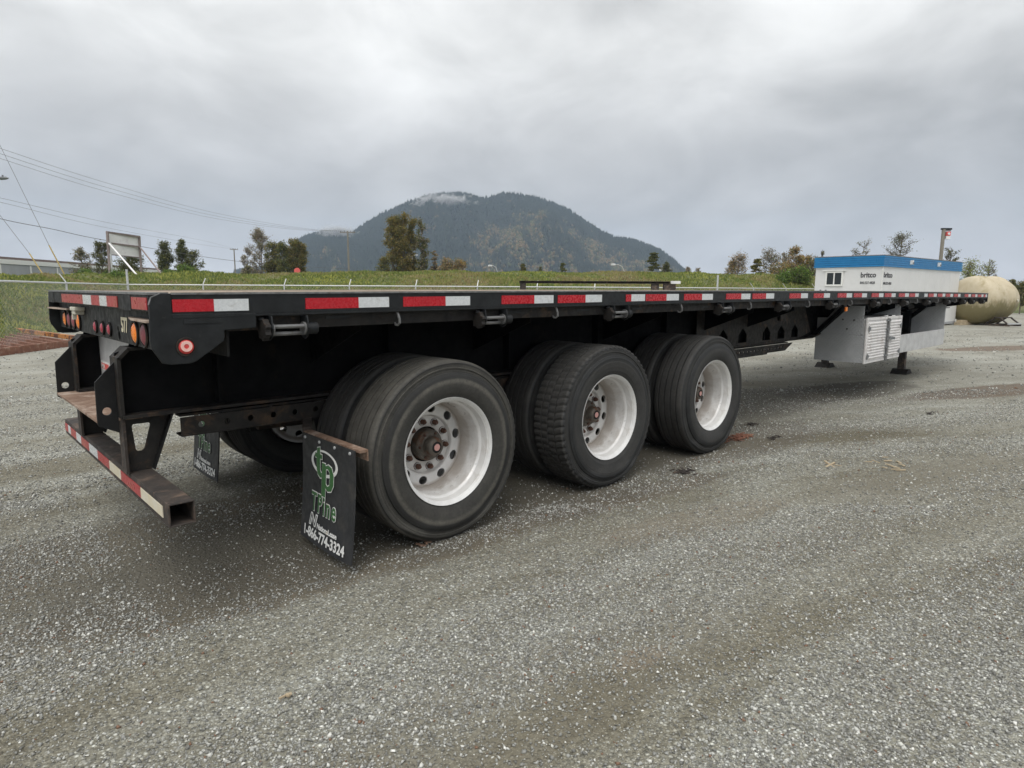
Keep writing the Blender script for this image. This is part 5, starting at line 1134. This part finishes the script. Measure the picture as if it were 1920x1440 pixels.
# ------------------------------------------------------------------ litter on the gravel
def clump(px, py, n_, sx_, sy_, pal, label, hgt=.02, ln=(.02, .07), name='bark_debris', cat='bark'):
    d = AR*(px-960)/FPX+AU*(720-py)/FPX+AF; p = CAM+d*(-CAM[2]/d[2]); o3 = Vector((p[0], p[1], 0)); m_ = MB(); rr = random.Random(px)
    for _ in range(n_):
        a = rr.uniform(0, 3.14); q = Vector((rr.gauss(0, sx_), rr.gauss(0, sy_), rr.uniform(.006, hgt))); L_ = rr.uniform(*ln)
        dv = Vector((math.cos(a), math.sin(a), rr.uniform(-.2, .25)))*L_/2; m_.bar(q-dv, q+dv, rr.uniform(.006, .018), rr.uniform(.003, .008))
    return m_.build(name, pal, None, loc=o3, label=label, cat=cat)
clump(1385, 822, 70, .11, .035, M['rust_red'], 'reddish torn bark lying beside the front wheel', ln=(.03, .12))
clump(1450, 823, 18, .07, .02, M['rust_dark'], 'thin line of dark bark right of the torn bark')
clump(1285, 887, 40, .05, .03, M['rust_dark'], 'dark bark clump on gravel below the front wheel')
clump(1408, 797, 20, .05, .02, M['rust_dark'], 'dark bark bit behind the reddish torn bark')
clump(1745, 777, 14, .07, .03, M['rust_dark'], 'single dark bark scrap far out on the gravel')
clump(1560, 872, 3, .02, .01, M['timber'], 'pale split twig lying on the gravel', ln=(.10, .2), name='twig', cat='twig')
clump(1662, 872, 12, .10, .06, M['timber'], 'scatter of pale wood splinters on the gravel', name='wood_splinters', cat='splinters', ln=(.03, .12))
clump(793, 1024, 8, .02, .012, M['rust'], 'small brown dead leaf under the rear tyre', name='dead_leaf', cat='leaf', ln=(.02, .04))
clump(1510, 633, 60, .9, .25, M['rust_dark'], 'brown bark heap on the gravel behind the tool box', hgt=.12, ln=(.1, .4))
clump(540, 1308, 4, .01, .006, M['timber'], 'tiny straw coloured chip in the near foreground', name='wood_chip', cat='chip', ln=(.01, .03))

# ------------------------------------------------------------------ haze
hb = MB().box(-2600, 2600, -2600, 2600, -1.2, 290).build('haze', None, None); hb['kind'] = 'stuff'
m = bpy.data.materials.new('haze_air'); m.use_nodes = True; nn = m.node_tree.nodes; nn.clear()
ho = nn.new('ShaderNodeOutputMaterial'); hv = nn.new('ShaderNodeVolumePrincipled'); hv.inputs['Color'].default_value = (.66, .81, 1, 1); hv.inputs['Density'].default_value = .00028
hv.inputs['Anisotropy'].default_value = 0.2
m.node_tree.links.new(hv.outputs[0], ho.inputs['Volume']); hb.data.materials.append(m)

def wisp(px, py, D, sx_, sy_, sz_, label, dens):
    c0 = V3(at(px, py, D)); v_, f_ = [], []
    o = MB().lathe([(-1, .001)]+[(-math.cos(math.pi*k/10), math.sin(math.pi*k/10)) for k in range(1, 10)]+[(1, .001)], (0, 0, 0), 'Z', 20).build('cloud_wisp', None, None, loc=c0, label=label, cat='cloud', kind='stuff')
    o.rotation_euler = (0, 0, math.atan2(HR[1], HR[0])); o.scale = (sx_, sy_, sz_)
    m = bpy.data.materials.new('cloud_vapour'); m.use_nodes = True; n, l = m.node_tree.nodes, m.node_tree.links; n.clear()
    out = n.new('ShaderNodeOutputMaterial'); pv = n.new('ShaderNodeVolumePrincipled'); pv.inputs['Color'].default_value = (1, 1, 1, 1)
    t = n.new('ShaderNodeTexCoord').outputs['Object']; nz = noise(n, l, t, 2.6, 7, .66, .9, (2.6, 1, 1)); ln = n.new('ShaderNodeVectorMath'); ln.operation = 'LENGTH'; l.new(t, ln.inputs[0])
    a = n.new('ShaderNodeMath'); a.operation = 'SUBTRACT'; l.new(nz, a.inputs[0]); b = n.new('ShaderNodeMath'); b.operation = 'MULTIPLY_ADD'; l.new(ln.outputs['Value'], b.inputs[0]); b.inputs[1].default_value = .42; b.inputs[2].default_value = .26; l.new(b.outputs[0], a.inputs[1])
    c = n.new('ShaderNodeMath'); c.operation = 'MULTIPLY'; c.use_clamp = True; l.new(a.outputs[0], c.inputs[0]); c.inputs[1].default_value = 4
    d = n.new('ShaderNodeMath'); d.operation = 'MULTIPLY'; l.new(c.outputs[0], d.inputs[0]); d.inputs[1].default_value = dens; l.new(d.outputs[0], pv.inputs['Density'])
    l.new(pv.outputs[0], out.inputs['Volume']); o.data.materials.append(m)
wisp(828, 377, 1400, 95, 45, 26, 'thin white cloud shreds clinging to the left summit', .16)
wisp(630, 434, 1400, 62, 40, 20, 'thin white cloud shred over the low left shoulder of the mountain', .14)

GROUPS = {'poplar_tree': 'golden poplars standing in one column', 'autumn_tree': 'bare and autumn trees left of the office', 'weed_clump': 'weed clumps on the crest of the bank', 'hedge_shrub': 'olive shrubs at the right edge',
          'bark_debris': 'scraps of bark on the gravel', 'guy_wire': 'guy wires of the pole at left', 'utility_pole': 'utility poles beyond the bank', 'olive_tree': 'brown and olive clump left of the mountain', 'golden_tree': 'brown and olive clump left of the mountain', 'power_line': 'power lines running to the tall pole', 'cloud_wisp': 'cloud shreds on the mountain'}
for o in bpy.data.objects:
    if o.parent is None and o.name.split('.')[0] in GROUPS: o['group'] = GROUPS[o.name.split('.')[0]]
